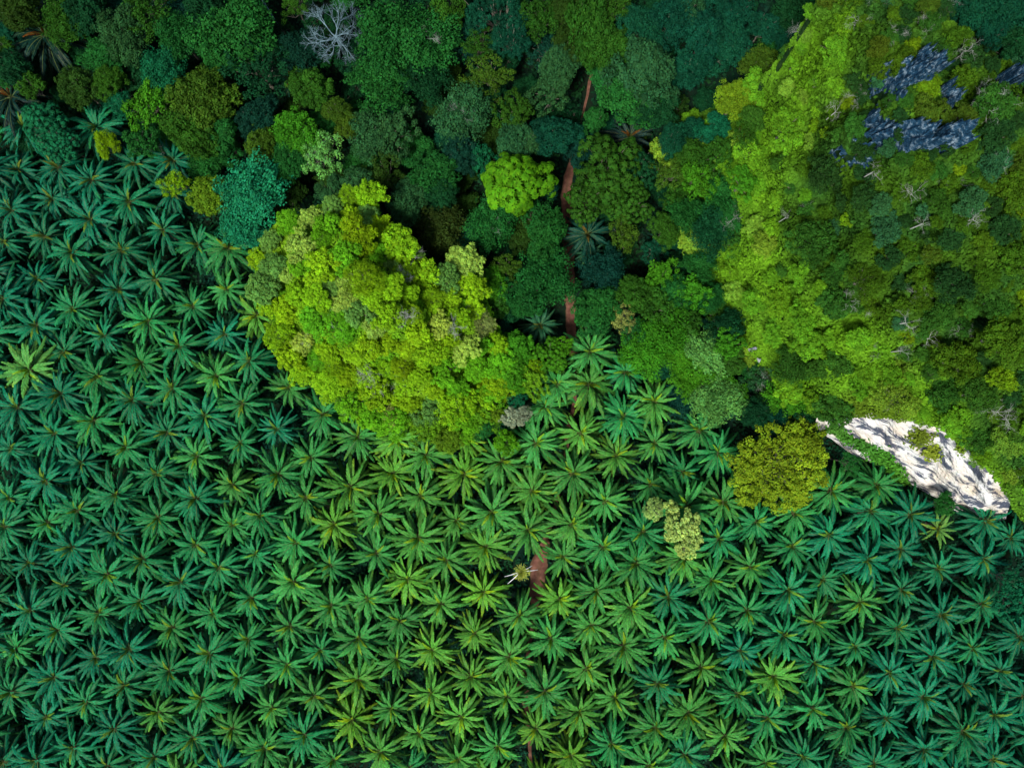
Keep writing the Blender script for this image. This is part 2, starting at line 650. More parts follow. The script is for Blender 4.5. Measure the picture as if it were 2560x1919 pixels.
def palm_variant(seed, nf=34, flen=6.1, bend=1.0):
    r = np.random.default_rng(seed)
    Vs, Cs, Ms = [], [], []

    def frond(az, e0, L, droop, hang, tone, yel):
        n = 58
        t = np.linspace(0, 1, n)
        el = e0 - droop * t ** 1.4
        daz = r.uniform(-.22, .22)
        a = az + daz * t ** 2
        step = L / (n - 1)
        d = np.stack([np.cos(el) * np.cos(a), np.cos(el) * np.sin(a), np.sin(el)], 1)
        pts = np.vstack([np.zeros(3), np.cumsum(d[:-1] * step, 0)])
        side0 = np.stack([-np.sin(a), np.cos(a), np.zeros(n)], 1)
        up = np.cross(d, side0)
        up = np.where(up[:, 2:3] < 0, -up, up)
        tw = r.uniform(-.5, .5)
        side = side0 * math.cos(tw) + up * math.sin(tw)
        upn = up * math.cos(tw) - side0 * math.sin(tw)
        pts = pts + d[0] * .25
        # midrib
        wv = (0.05 * (1 - .8 * t))[:, None]
        A = pts[:-1] - side[:-1] * wv[:-1] + upn[:-1] * .03
        Bq = pts[1:] - side[1:] * wv[1:] + upn[1:] * .03
        Cq = pts[1:] + side[1:] * wv[1:] + upn[1:] * .03
        Dq = pts[:-1] + side[:-1] * wv[:-1] + upn[:-1] * .03
        Vs.append(np.stack([A, Bq, Cq, Dq], 1))
        Cs.append(np.ones((n - 1, 3)))
        Ms.append(np.ones(n - 1))
        idx = np.arange(8, n)
        tt = (idx - 8) / (n - 9)
        prof = np.clip(np.minimum(.35 + 2.6 * tt, 1.0), 0, 1) * (1 - .62 * tt ** 2.2)
        for sgn in (-1, 1):
            m = len(idx)
            ll = .96 * prof * r.uniform(.85, 1.12, m) * (L / 6.1)
            fw = .86 + .42 * tt + r.normal(size=m) * .10
            v_up = .35 - .95 * hang + r.normal(size=m) * .13
            dirn = norm(side[idx] * sgn * np.cos(fw)[:, None] + d[idx] * np.sin(fw)[:, None] + upn[idx] * v_up[:, None])
            tipd = norm(dirn - np.array([0, 0, .35 + .3 * hang]))
            b = pts[idx]
            w = norm(np.cross(dirn, upn[idx])) * (0.105 * (L / 6.1))
            mid = b + dirn * (ll * .55)[:, None]
            tip = mid + tipd * (ll * .5)[:, None]
            Vs.append(np.stack([b - w * .6, mid - w, mid + w, b + w * .6], 1))
            Vs.append(np.stack([mid - w, tip - w * .15, tip + w * .15, mid + w], 1))
            k = tone * r.uniform(.68, 1.32, m)
            ye = np.clip(yel + (tt - .6) * .9 * (yel > .15) + r.normal(size=m) * .08, 0, 1)
            cc = np.stack([k * (1 + 3.2 * ye), k * (1 + .45 * ye), k * (1 - .45 * ye)], 1)
            Cs.append(cc)
            Cs.append(cc * np.array([1.3, 1.1, .9]))
            Ms.append(np.zeros(2 * m))

    n_up, n_mid = 6, max(11, int(nf * .30))
    n_low = nf - n_up - n_mid
    ph = r.uniform(0, 6.28)
    lean = r.uniform(0, 6.28)
    for i in range(nf):
        yel = max(0, r.normal() * .08) + (.2 if r.uniform() < .12 else 0)
        if i < n_up:                           # young, short, nearly upright
            az = ph + i * 2.4 + r.normal() * .2
            frond(az, R(76 - 6 * i) + r.normal() * .06, flen * r.uniform(.30, .55), R(66) * bend, .3, 1.2, yel * .5)
        elif i < n_up + n_mid:                 # the open whorl of full-grown fronds
            k = i - n_up
            az = ph + k * 2 * math.pi / n_mid + r.normal() * .16
            e0 = R(50 - 22 * ((k * 5) % n_mid) / n_mid) + r.normal() * .09 + .10 * math.cos(az - lean)
            frond(az, e0, flen * r.uniform(.68, .92), R(76) * bend * r.uniform(.85, 1.2), .35, r.uniform(1.0, 1.28), yel)
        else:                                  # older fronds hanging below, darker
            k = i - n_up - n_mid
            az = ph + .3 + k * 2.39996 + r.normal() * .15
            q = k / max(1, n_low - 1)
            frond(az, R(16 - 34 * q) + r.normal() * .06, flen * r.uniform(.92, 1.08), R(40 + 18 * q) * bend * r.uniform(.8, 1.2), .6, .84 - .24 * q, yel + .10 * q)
    crown_me = quads_mesh('frond_crown', np.concatenate(Vs), np.concatenate(Cs), [M_PALM, M_RACHIS], np.concatenate(Ms))
    Vs.clear(), Cs.clear(), Ms.clear()
    for k in range(4):
        frond(r.uniform(0, 6.28), R(84 - 9 * k), flen * (.34 + .05 * k), R(20 + 15 * k), .1, 1.0, .05)
    spear_me = quads_mesh('spear_leaf', np.concatenate(Vs), np.concatenate(Cs), [M_PALM, M_RACHIS], np.concatenate(Ms))
    segs = []
    th = 7.2
    for i in range(9):
        z0, z1 = -.5 + (th + .5) * i / 9, -.5 + (th + .5) * (i + 1) / 9
        segs.append(((0, 0, z0), (0, 0, z1), .36 + .03 * (i % 2), .34))
    for i in range(16):                        # cut frond stubs below the crown
        a = i * 2.4
        z = th - 1.6 + .1 * i
        segs.append(((0, 0, z), (.75 * math.cos(a), .75 * math.sin(a), z + .5), .1, .05))
    return crown_me, spear_me, tubes_mesh('palm_trunk', segs, M_PTRUNK, 8), th


PALMS = [palm_variant(40 + i, (38, 42, 46, 40, 50, 44)[i % 6], 7.0 + .25 * (i % 4), .80 + .07 * (i % 5)) for i in range(14)]
PALM_YELLOW = palm_variant(77, 18, 5.6, .9)


def palm(u, v, label, color, scale=1.0, var=None, base=0.0, group='oil palms of the plantation', name='oil_palm', spearcol=None, cat='palm'):
    if var is None:
        var = PALMS[random.randrange(len(PALMS))]
    cm, sm, tm, th = var
    zs = random.uniform(.9, 1.12)
    z = base + th * scale * zs + 1.0
    p = P(u, v, z)
    root = bpy.data.objects.new(name, None)
    root.location = (p[0], p[1], base)
    root.scale = (scale, scale, scale * zs)
    root.rotation_euler = (random.gauss(0, .07), random.gauss(0, .07), random.uniform(0, 6.28))
    link(root)
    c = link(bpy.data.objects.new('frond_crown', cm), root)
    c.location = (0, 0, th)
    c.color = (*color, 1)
    s = link(bpy.data.objects.new('spear_leaf', sm), root)
    s.location = (0, 0, th + .1)
    s.color = (*(spearcol or (min(1, color[0] * 1.5 + .07), color[1] * 1.5, color[2] * .35)), 1)
    link(bpy.data.objects.new('trunk', tm), root)
    ident(root, label, cat, group)
    return root


def poly_in(poly, u, v):
    ins = False
    n = len(poly)
    for i in range(n):
        x1, y1 = poly[i]
        x2, y2 = poly[(i + 1) % n]
        if (y1 > v) != (y2 > v) and u < (x2 - x1) * (v - y1) / (y2 - y1) + x1:
            ins = not ins
    return ins


def poly_in_np(poly, U, V):
    ins = np.zeros(U.shape, bool)
    n = len(poly)
    for i in range(n):
        x1, y1 = poly[i]
        x2, y2 = poly[(i + 1) % n]
        if y1 == y2:
            continue
        c = ((y1 > V) != (y2 > V)) & (U < (x2 - x1) * (V - y1) / (y2 - y1) + x1)
        ins ^= c
    return ins


K = 2.572                                     # photo crops were read at this zoom
D2S = 2560 / 2212.0


def disp(pts):
    return [(a * D2S, b * D2S) for a, b in pts]


# ------------------------------------------------------------------ ground, path
me = bpy.data.meshes.new('ground')
g = 3000
me.from_pydata([(-g, -g, 0), (g, -g, 0), (g, g, 0), (-g, g, 0)], [], [(0, 1, 2, 3)])
me.materials.append(M_GROUND)
gr = link(bpy.data.objects.new('ground', me))
gr['kind'] = 'structure'

path_px = [(1500, -60, 5), (1490, 120, 5), (1462, 272, 3), (1447, 327, 3), (1432, 390, 4), (1421, 440, 12), (1415, 505, 13), (1416, 564, 15),
           (1421, 606, 15), (1423, 648, 13), (1425, 749, 13), (1428, 815, 13), (1432, 862, 14), (1440, 930, 6), (1436, 1000, 5), (1420, 1080, 6), (1408, 1180, 5),
           (1390, 1260, 5), (1368, 1340, 8), (1352, 1390, 19), (1346, 1430, 20), (1342, 1475, 21), (1335, 1530, 5), (1320, 1640, 5),
           (1308, 1710, 16), (1318, 1790, 5), (1325, 1860, 4), (1330, 2000, 4)]
pp = np.array(path_px, float)
tt = np.linspace(0, len(pp) - 1, 260)
cu = np.interp(tt, range(len(pp)), pp[:, 0])
cv = np.interp(tt, range(len(pp)), pp[:, 1])
cw = np.interp(tt, range(len(pp)), pp[:, 2])
V, F, RUT = [], [], []
NW = 13
for i in range(len(tt)):
    for j in range(NW):
        f = j / (NW - 1) * 2 - 1
        wob = noise.noise((cu[i] * .05, cv[i] * .05, 7.0 + (f > 0) * 9)) * .28 + noise.noise((cv[i] * .2, 3, (f > 0) * 4)) * .12
        q = P(cu[i] + f * cw[i] * (1 + wob) + noise.noise((cv[i] * .02, 1, 1)) * 5, cv[i], 0.02)
        V.append(tuple(q))
        rr = .75 * math.exp(-(f / .22) ** 2) * max(0, .6 + noise.noise((cv[i] * .06, 9, 2))) + max(0, abs(f) - .72) * 3
        RUT.append(min(1, rr))
for i in range(len(tt) - 1):
    for j in range(NW - 1):
        a = i * NW + j
        F.append((a, a + 1, a + NW + 1, a + NW))
me = bpy.data.meshes.new('dirt_path')
me.from_pydata(V, [], F)
me.materials.append(M_DIRT)
a = me.attributes.new('rut', 'FLOAT', 'POINT')
a.data.foreach_set('value', np.array(RUT, np.float32))
o = link(bpy.data.objects.new('dirt_path', me))
o['kind'] = 'structure'

# ------------------------------------------------------------------ the two limestone hills


class Hill:
    def __init__(self, name, outline, ctrl, power=3.0, bump=1.2, step=9.0, nseed=0.0):
        self.outline = outline
        self.c = np.array(ctrl, float)
        self.power = power
        self.bump = bump
        self.ns = nseed
        self.build(name, step)

    def z(self, u, v, rough=True):
        u = np.atleast_1d(np.asarray(u, float))
        v = np.atleast_1d(np.asarray(v, float))
        d2 = (u[:, None] - self.c[None, :, 0]) ** 2 + (v[:, None] - self.c[None, :, 1]) ** 2 + 900.0
        w = d2 ** (-self.power / 2)
        z = (w * self.c[None, :, 2]).sum(1) / w.sum(1)
        if rough:
            z = z + self.bump * np.array([noise.noise((a * .014, b * .014, self.ns)) + .5 * noise.noise((a * .04, b * .04, self.ns + 5)) for a, b in zip(u, v)])
        return np.maximum(z, .2)

    def pos(self, u, v):
        z = self.z(u, v)
        k = sc_(z)
        return np.stack([(u - CX) * k, -(v - CY) * k, z], 1)

    def normal(self, u, v):
        e = 4.0
        a = self.pos(u + e, v) - self.pos(u - e, v)
        b = self.pos(u, v - e) - self.pos(u, v + e)
        n = norm(np.cross(a, b))
        return n

    def build(self, name, step):
        ol = np.array(self.outline)
        u0, v0 = ol.min(0)
        u1, v1 = ol.max(0)
        us = np.arange(u0, u1 + step, step)
        vs = np.arange(v0, v1 + step, step)
        U, Vv = np.meshgrid(us, vs)
        ins = poly_in_np(self.outline, U.ravel(), Vv.ravel()).reshape(U.shape)
        idx = -np.ones(U.shape, int)
        idx[ins] = np.arange(ins.sum())
        pos = self.pos(U[ins], Vv[ins])
        verts = [tuple(p) for p in pos]
        faces = []
        edges = {}
        for j in range(U.shape[0] - 1):
            for i in range(U.shape[1] - 1):
                q = (idx[j, i], idx[j + 1, i], idx[j + 1, i + 1], idx[j, i + 1])
                if min(q) >= 0:
                    faces.append(q)
                    for k in range(4):
                        e = (q[k], q[(k + 1) % 4])
                        edges[e] = True
        bound = [e for e in edges if (e[1], e[0]) not in edges]
        cen = pos.mean(0)
        low = {}
        for a, b in bound:                     # rock walls down to the plain at the rim
            for q in (a, b):
                if q not in low:
                    p = np.array(verts[q])
                    d = (p - cen) * [1, 1, 0]
                    d = d / (np.linalg.norm(d) + 1e-6)
                    m = p + d * (0.3 if p[0] < 30 else -7.0 if p[1] < 0 else -4.0)
                    if p[0] > 55 and p[1] < 8 and p[0] < 125:      # behind the cliff face
                        m = p + np.array([.55, .83, 0]) * 17
                    low[q] = len(verts)
                    verts.append((m[0], m[1], -1.0))
            faces.append((b, a, low[a], low[b]))
        me = bpy.data.meshes.new(name)
        me.from_pydata(verts, [], faces)
        me.materials.append(M_SOIL)
        me.update()
        self.obj = link(bpy.data.objects.new(name, me))
        self.obj['kind'] = 'structure'


small_out = disp([(552, 560), (565, 520), (600, 482), (650, 462), (700, 440), (745, 415), (785, 405), (815, 430), (825, 490), (870, 525), (905, 565), (950, 580), (985, 562),
                  (1025, 580), (1045, 630), (1065, 690), (1092, 730), (1095, 790), (1075, 830), (1050, 870), (1000, 915), (940, 930), (880, 930), (820, 915), (770, 905), (735, 875),
                  (690, 850), (655, 815), (625, 770), (600, 720), (575, 650), (556, 600)])
small_ctrl = [(a * D2S, b * D2S, z) for a, b, z in [
    (560, 560, 17), (600, 490, 18), (700, 450, 20), (785, 415, 18), (825, 480, 19), (900, 565, 18), (985, 570, 14), (1040, 620, 13), (1080, 720, 10), (1085, 800, 6), (1040, 870, 4),
    (960, 925, 3), (860, 925, 3), (770, 895, 5), (690, 845, 8), (640, 790, 10), (600, 710, 13), (570, 630, 16), (680, 560, 26), (740, 520, 27), (700, 650, 27), (800, 620, 31), (860, 680, 30), (780, 740, 24),
    (920, 720, 26), (900, 800, 18), (1000, 720, 20), (980, 820, 12), (850, 860, 10), (740, 800, 15), (980, 640, 22)]]
SMALL = Hill('small_hill', small_out, small_ctrl, 3.0, 1.3, 9.0, 2.0)

big_out = disp([(1445, 265), (1545, 235), (1610, 205), (1680, 130), (1725, 65), (1770, 0), (1830, -80), (1950, -110), (2020, -40), (2035, 10), (2075, 85), (2135, 130), (2212, 140), (2330, 160), (2440, 300),
                (2440, 1200), (2330, 1190), (2240, 1165), (2205, 1120), (2176, 1068), (2118, 992), (2036, 922), (1945, 902), (1845, 900), (1775, 900), (1700, 875), (1640, 845), (1590, 790),
                (1555, 710), (1515, 610), (1480, 520), (1445, 420), (1432, 340)])
big_ctrl = [(a * D2S, b * D2S, z) for a, b, z in [
    (1445, 270, 1), (1440, 400, 1), (1480, 520, 1), (1520, 620, 1), (1560, 710, 1), (1595, 790, 1), (1645, 845, 1), (1705, 875, 4), (1545, 240, 5), (1610, 210, 15), (1680, 140, 30), (1730, 70, 44), (1780, 0, 56), (1850, -80, 60),
    (1950, -80, 66), (2030, 10, 68), (2075, 85, 66), (2135, 130, 64), (2212, 150, 60), (2400, 200, 58), (1775, 900, 13), (1850, 900, 18), (1930, 908, 23), (2010, 935, 26), (2085, 1005, 26), (2140, 1060, 24), (2180, 1110, 10), (2230, 1140, 8), (2330, 1180, 6),
    (1520, 330, 8), (1540, 430, 6), (1560, 520, 7), (1590, 620, 13), (1640, 740, 14), (1720, 820, 17), (1620, 300, 20), (1630, 420, 24), (1650, 520, 26), (1670, 620, 27), (1720, 720, 30), (1800, 800, 30), (1720, 260, 42), (1730, 380, 45), (1740, 500, 45),
    (1780, 620, 45), (1850, 740, 44), (1900, 850, 34), (1810, 180, 60), (1900, 120, 68), (1850, 300, 66), (1960, 220, 73), (1960, 330, 72), (1900, 440, 62), (1880, 560, 57), (1960, 680, 54), (2000, 800, 47), (2060, 900, 41), (2120, 980, 36), (2200, 1060, 28),
    (2060, 460, 70), (2080, 300, 74), (2160, 250, 72), (2160, 560, 68), (2200, 760, 60), (2120, 820, 52), (2212, 920, 46), (2350, 500, 66), (2380, 900, 50), (2380, 1100, 20)]]
BIG = Hill('limestone_hill', big_out, big_ctrl, 3.2, 1.6, 10.0, 9.0)

# --- bare jagged rock on the summit: parts of the hill


def c1(pts):
    return [(1700 + a / K, b / K) for a, b in pts]


rock_polys = [c1([(1120, 500), (1250, 460), (1380, 470), (1460, 390), (1560, 370), (1640, 430), (1600, 540), (1500, 560), (1440, 560), (1360, 640), (1310, 740), (1220, 690), (1150, 590)]),
              c1([(1110, 760), (1260, 740), (1340, 830), (1480, 850), (1560, 930), (1620, 850), (1700, 840), (1820, 850), (1810, 960), (1720, 1020), (1600, 980), (1460, 1000), (1330, 980), (1180, 1000), (1130, 900)]),
              c1([(950, 940), (1040, 930), (1160, 990), (1300, 1060), (1290, 1180), (1180, 1080), (1020, 1040)]),
              c1([(2010, 480), (2080, 460), (2150, 500), (2130, 560), (2040, 570)]),
              c1([(1640, 580), (1730, 620), (1740, 720), (1700, 740), (1650, 660)])]
rock_polys = [[(sum(a for a, b in q) / len(q) + (x - sum(a for a, b in q) / len(q)) * .88, sum(b for a, b in q) / len(q) + (y - sum(b for a, b in q) / len(q)) * .88) for x, y in q] for q in rock_polys]
pale_polys = [[(1700 + a / K, 640 + b / K) for a, b in q] for q in (
    [(360, 510), (430, 560), (500, 730), (460, 750), (380, 620)], [(150, 130), (190, 150), (200, 320), (160, 300)])]


def rock_patch(poly, hill, mat, amp, name, step=3.2, lift=0.8):
    pl = np.array(poly)
    u0, v0 = pl.min(0) - 8
    u1, v1 = pl.max(0) + 8
    us = np.arange(u0, u1, step)
    vs = np.arange(v0, v1, step)
    U, Vv = np.meshgrid(us, vs)
    Uf = U.ravel() + rng.normal(size=U.size) * step * .2
    Vf = Vv.ravel() + rng.normal(size=U.size) * step * .2
    wu = Uf + np.array([noise.noise((a * .05, b * .05, 31)) * 24 for a, b in zip(Uf, Vf)])
    wv = Vf + np.array([noise.noise((a * .05, b * .05, 57)) * 24 for a, b in zip(Uf, Vf)])
    ins = poly_in_np(poly, wu, wv).reshape(U.shape)
    p = hill.pos(Uf, Vf)
    z = np.array([(1 - abs(noise.noise((a * .22, b * .22, 4)))) ** 3 * 1.6 + (1 - abs(noise.noise((a * .55, b * .55, 14)))) ** 2 * 1.0 + noise.noise((a * .9, b * .9, 2)) * .7 + (1 - abs(noise.noise((a * 1.3, b * 1.3, 24)))) ** 4 * .9 for a, b in p[:, :2]])
    p[:, 2] += lift + amp * (z - .6)
    idx = -np.ones(U.shape, int)
    idx[ins] = np.arange(ins.sum())
    verts = [tuple(q) for q in p[ins.ravel()]]
    faces = []
    edges = {}
    for j in range(U.shape[0] - 1):
        for i in range(U.shape[1] - 1):
            q = (idx[j, i], idx[j + 1, i], idx[j + 1, i + 1], idx[j, i + 1])
            if min(q) >= 0:
                faces.append(q)
                for k in range(4):
                    edges[(q[k], q[(k + 1) % 4])] = 1
    low = {}
    for a, b in [e for e in edges if (e[1], e[0]) not in edges]:
        for q in (a, b):
            if q not in low:
                low[q] = len(verts)
                verts.append((verts[q][0], verts[q][1], verts[q][2] - 6))
        faces.append((b, a, low[a], low[b]))
    me = bpy.data.meshes.new(name)
    me.from_pydata(verts, [], faces)
    me.materials.append(mat)
    me.update()
    return link(bpy.data.objects.new(name, me), hill.obj)


for q in rock_polys:
    rock_patch(q, BIG, M_ROCK, 2.6, 'rock_outcrop', 2.4)
for q in pale_polys:
    rock_patch(q, BIG, M_PALEROCK, 1.0, 'rock_outcrop')

# --- the white cliff


def c2(pts):
    return [(1700 + a / K, 640 + b / K) for a, b in pts]


top_px = np.array(c2([(880, 1040), (960, 1035), (1080, 1030), (1200, 1045), (1330, 1045), (1410, 1072), (1560, 1085), (1700, 1092), (1805, 1185), (1890, 1285), (1955, 1385), (2020, 1450), (2085, 1510), (2130, 1580)]))
foot_px = np.array(c2([(900, 1090), (985, 1185), (1090, 1265), (1190, 1310), (1290, 1355), (1390, 1405), (1490, 1470), (1590, 1525), (1680, 1570), (1760, 1640), (1850, 1670), (1940, 1690), (2030, 1700), (2100, 1690)]))
top_z = np.array([13, 14, 16, 18, 21, 23, 25, 26, 26.5, 26.5, 26, 25, 22, 18.])
foot_z = np.array([9, 4, 2, 1, .5, .3, .2, .2, .2, .2, .2, .2, .2, .2])
NS, NT = 240, 80
ss = np.linspace(0, len(top_px) - 1, NS)
ii = np.arange(len(top_px))
V, BED = [], []
for i in range(NS):
    tu, tv = np.interp(ss[i], ii, top_px[:, 0]), np.interp(ss[i], ii, top_px[:, 1])
    fu, fv = np.interp(ss[i], ii, foot_px[:, 0]), np.interp(ss[i], ii, foot_px[:, 1])
    a = P(fu, fv, np.interp(ss[i], ii, foot_z))
    b = P(tu, tv, np.interp(ss[i], ii, top_z) + .6)
    along = ss[i] * 5.6
    e2 = P(tu + 34, tv - 30, np.interp(ss[i], ii, top_z) + 2.2)
    for j in range(NT):
        t = j / (NT - 8)
        p = a + (b - a) * t if t <= 1 else b + (e2 - b) * (t - 1) * (NT - 8) / 7
        hgt = t * np.linalg.norm(b - a)
        dd = np.array([-.55, -.83, 0]) * (math.sin(math.pi * min(t, 1)) * .8)
        nz = noise.noise((along * .12, hgt * .16, 3)) * 1.5 + noise.noise((along * .25, hgt * .4, 8)) * .5 + (abs(noise.noise((along * .35, hgt * .7, 5))) - .3) * .35 + noise.noise((along * 1.2, hgt * 1.6, 5)) * .16
        edge = min(1, t * 6, max(.25, (1.1 - t) * 6))
        p = p + dd + np.array([-.5, -.75, .2]) * nz * edge
        V.append(tuple(p))
        BED.append((along, hgt, 0))
F = [(i * NT + j, (i + 1) * NT + j, (i + 1) * NT + j + 1, i * NT + j + 1) for i in range(NS - 1) for j in range(NT - 1)]
me = bpy.data.meshes.new('cliff_face')
me.from_pydata(V, [], F)
me.materials.append(M_CLIFF)
at = me.attributes.new('bed', 'FLOAT_VECTOR', 'POINT')
at.data.foreach_set('vector', np.array(BED, np.float32).ravel())
me.update()
cliff = link(bpy.data.objects.new('cliff_face', me), BIG.obj)
CL = np.array(V).reshape(NS, NT, 3)

# --- creepers that clothe both hills: nobody could count them


def zone(u, v, blobs):
    z = np.zeros(len(u))
    for a, b, ra, rb, rot in blobs:
        c, s = math.cos(R(rot)), math.sin(R(rot))
        x = (u - a) * c + (v - b) * s
        y = -(u - a) * s + (v - b) * c
        z = np.maximum(z, np.clip(1.6 - 1.2 * np.sqrt((x / ra) ** 2 + (y / rb) ** 2), 0, 1))
    return z


def nz2(u, v, f, k):
    return np.array([noise.noise((a * f, b * f, k)) for a, b in zip(u, v)])


def creeper(hill, n, name, label, palette, hole_polys, size):
    ol = np.array(hill.outline)
    u0, v0 = ol.min(0)
    u1, v1 = np.minimum(ol.max(0), (2640, 2000))
    v0 = max(v0, -70)
    u = rng.uniform(u0, u1, n)
    v = rng.uniform(v0, v1, n)
    keep = poly_in_np(hill.outline, u, v)
    u, v = u[keep], v[keep]
    for q in hole_polys:
        wu = u + nz2(u, v, .05, 31) * 24
        wv = v + nz2(u, v, .05, 57) * 24
        k = ~poly_in_np(q, wu, wv) | (rng.uniform(size=len(u)) < .015)
        u, v = u[k], v[k]
    p = hill.pos(u, v)
    nn = hill.normal(u, v)
    lump = np.clip(nz2(u, v, .055, 3) + .6 * nz2(u, v, .12, 5), -.6, 1)
    p = p + nn * (.15 + .9 * (lump + .6) * rng.uniform(.1, 1, len(u)))[:, None]
    nn = norm(nn + [0, 0, .35] + rng.normal(size=p.shape) * .42)
    sz = size * rng.uniform(.6, 1.4, len(u))
    C = palette(u, v)
    k = rng.uniform(.7, 1.3, len(u)) * (1 + .35 * lump)
    C = C * k[:, None]
    me = quads_mesh(name, leaf_quads(rng, p, nn, sz), C, M_LEAF)
    o = link(bpy.data.objects.new(name, me))
    o['kind'] = 'stuff'
    o['label'] = label
    o['category'] = 'creeper'
    return o


def lerp3(a, b, t):
    return np.array(a)[None] * (1 - t[:, None]) + np.array(b)[None] * t[:, None]


WALL = [(1880, 690, 130, 330, -12), (1880, 430, 110, 260, 25), (2010, 180, 90, 170, 35), (2140, 900, 170, 130, 30), (2260, 985, 190, 110, 40), (2400, 1170, 230, 80, 45), (1990, 830, 130, 130, 0), (1930, 1010, 130, 70, 10)]


def pal_big(u, v):
    w = zone(u, v, WALL) * np.clip(.85 + .5 * nz2(u, v, .016, 8), 0, 1)
    C = lerp3((.042, .108, .006), (.024, .085, .011), np.clip(.5 + 1.2 * nz2(u, v, .012, 1), 0, 1))
    C = C * (1 - w[:, None]) + np.array((.110, .27, .010)) * w[:, None]
    b = np.clip(zone(u, v, [(2190, 1015, 120, 50, 5), (2300, 1090, 70, 40, 20), (2250, 930, 50, 45, 0)]) - .25, 0, 1)[:, None]
    return C * (1 - b * .7) + np.array((.075, .095, .008)) * b * .7


def pal_small(u, v):
    return lerp3((.07, .22, .006), (.16, .33, .012), np.clip(.5 + 1.3 * nz2(u, v, .015, 1), 0, 1))


creeper(BIG, 340000, 'hillside_creeper', 'carpet of lime and olive creepers clothing the big limestone hill', pal_big, rock_polys + pale_polys, .46)
creeper(SMALL, 70000, 'hilltop_creeper', 'low green creepers filling the gaps on the small wooded hill', pal_small, [], .48)

# plants hanging on the cliff ledges
pts, cs = [], []
for s0, t0, rad, n, c in ((112, 62, 5, 450, (.10, .15, .012)), (126, 50, 4, 330, (.17, .23, .02)), (38, 36, 4, 420, (.05, .18, .02)), (58, 33, 6, 700, (.045, .17, .02)), (74, 24, 7, 800, (.05, .19, .018)), (88, 13, 6, 600, (.055, .2, .018)), (97, 4, 5, 420, (.06, .2, .018)), (27, 48, 5, 380, (.05, .16, .02)), (150, 70, 3, 160, (.12, .2, .015))):
    for _ in range(n):
        i = int(np.clip(s0 + rng.normal() * rad, 0, NS - 1))
        j = int(np.clip(t0 + rng.normal() * rad * .7, 0, NT - 1))
        pts.append(CL[i, j] + np.array([-.3, -.45, .3]) * abs(rng.normal()) * 1.1 + rng.normal(size=3) * .15)
        cs.append(np.array(c) * rng.uniform(.6, 1.4))
pts = np.array(pts)
me = quads_mesh('ledge_plants', leaf_quads(rng, pts, norm(np.array([-.4, -.5, .7]) + rng.normal(size=pts.shape) * .4), .5 * rng.uniform(.6, 1.4, len(pts))), np.array(cs), M_LEAF)
o = link(bpy.data.objects.new('ledge_plants', me))
o['kind'] = 'stuff'
o['label'] = 'green creepers hanging on the ledges of the white cliff'
o['category'] = 'creeper'

# ------------------------------------------------------------------ shrubs and small trees on the hills


def scatter(poly, n_try, dmin, reject, seed, sizes):
    r = random.Random(seed)
    pl = np.array(poly)
    u0, v0 = np.maximum(pl.min(0), (-30, -40))
    u1, v1 = np.minimum(pl.max(0), (2590, 1960))
    out = []
    for _ in range(n_try):
        u, v = r.uniform(u0, u1), r.uniform(v0, v1)
        s = r.choice(sizes) * r.uniform(.85, 1.15)
        if not poly_in(poly, u, v) or (reject and reject(u, v, r)):
            continue
        if all((u - a) ** 2 + (v - b) ** 2 > (dmin * (s + q)) ** 2 for a, b, q in out):
            out.append((u, v, s))
    return out


NAMES = dict(karst='lime green', karstgreen='fresh green', karstpale='pale yellow-green', karstteal='cool grey-green', tan='tan dry-leaved', yellow='yellow',
             hillolive='olive', hillgreen='mid green', hillyellow='bright yellow-green', hilldark='dark green', hillteal='blue-green', rust='brownish', flank='lime', flankpale='pale lime')
r_ = random.Random(5)
for u, v, s in scatter(small_out, 9000, .60, None, 3, (30, 36, 42, 48)):
    q = r_.random()
    if (u < 900 and v < 760 and q < .35):
        cc = 'karstpale' if q < .18 else 'karstteal'
    else:
        cc = 'karst' if q < .58 else 'karstgreen' if q < .76 else 'karstpale' if q < .88 else 'yellow' if q < .95 else 'karstteal' if q < .982 else 'tan'
    b = float(SMALL.z(u, v)[0])
    t = tree('bushy_tree', r_.choice(('smallclump', 'smallclump', 'small')), u, v, s, cc, ('small', '%s bushy tree' % NAMES[cc], u, v), 'tree', b - .3,
             'bushy trees covering the small hill', r_.uniform(.8, 1.1), None, .10)
    if r_.random() < .04:
        add_twigs(t, 1.0, 2.7)
for (u, v) in ((940, 970), (925, 935), (1015, 690), (1030, 640), (1020, 790), (1135, 820)):
    rr = np.random.default_rng(int(u))
    sg = []
    for k in range(6):
        a = k * 1.05 + rr.uniform(0, .5)
        branching(rr, (0, 0, 0), (math.cos(a), math.sin(a), 1.0), 1.5, .045, 4, .5, .2, sg, (2, 4))
    b = float(SMALL.z(u, v)[0])
    p = P(u, v, b + 3.6)
    o = link(bpy.data.objects.new('bare_shrub', tubes_mesh('bare_shrub', sg + [((0, 0, -3.9), (0, 0, 0), .12, .09)], M_TWIG, 4)))
    o.location = p
    ident(o, ('small', 'leafless grey shrub', u, v), 'shrub', 'bare shrubs on the small hill')


def rej_big(u, v, r):
    for q in rock_polys:
        if poly_in(q, u, v) and r.random() < .72:
            return True
    if zone(np.array([u]), np.array([v]), WALL)[0] > .45 and r.random() < .72:
        return True
    return False


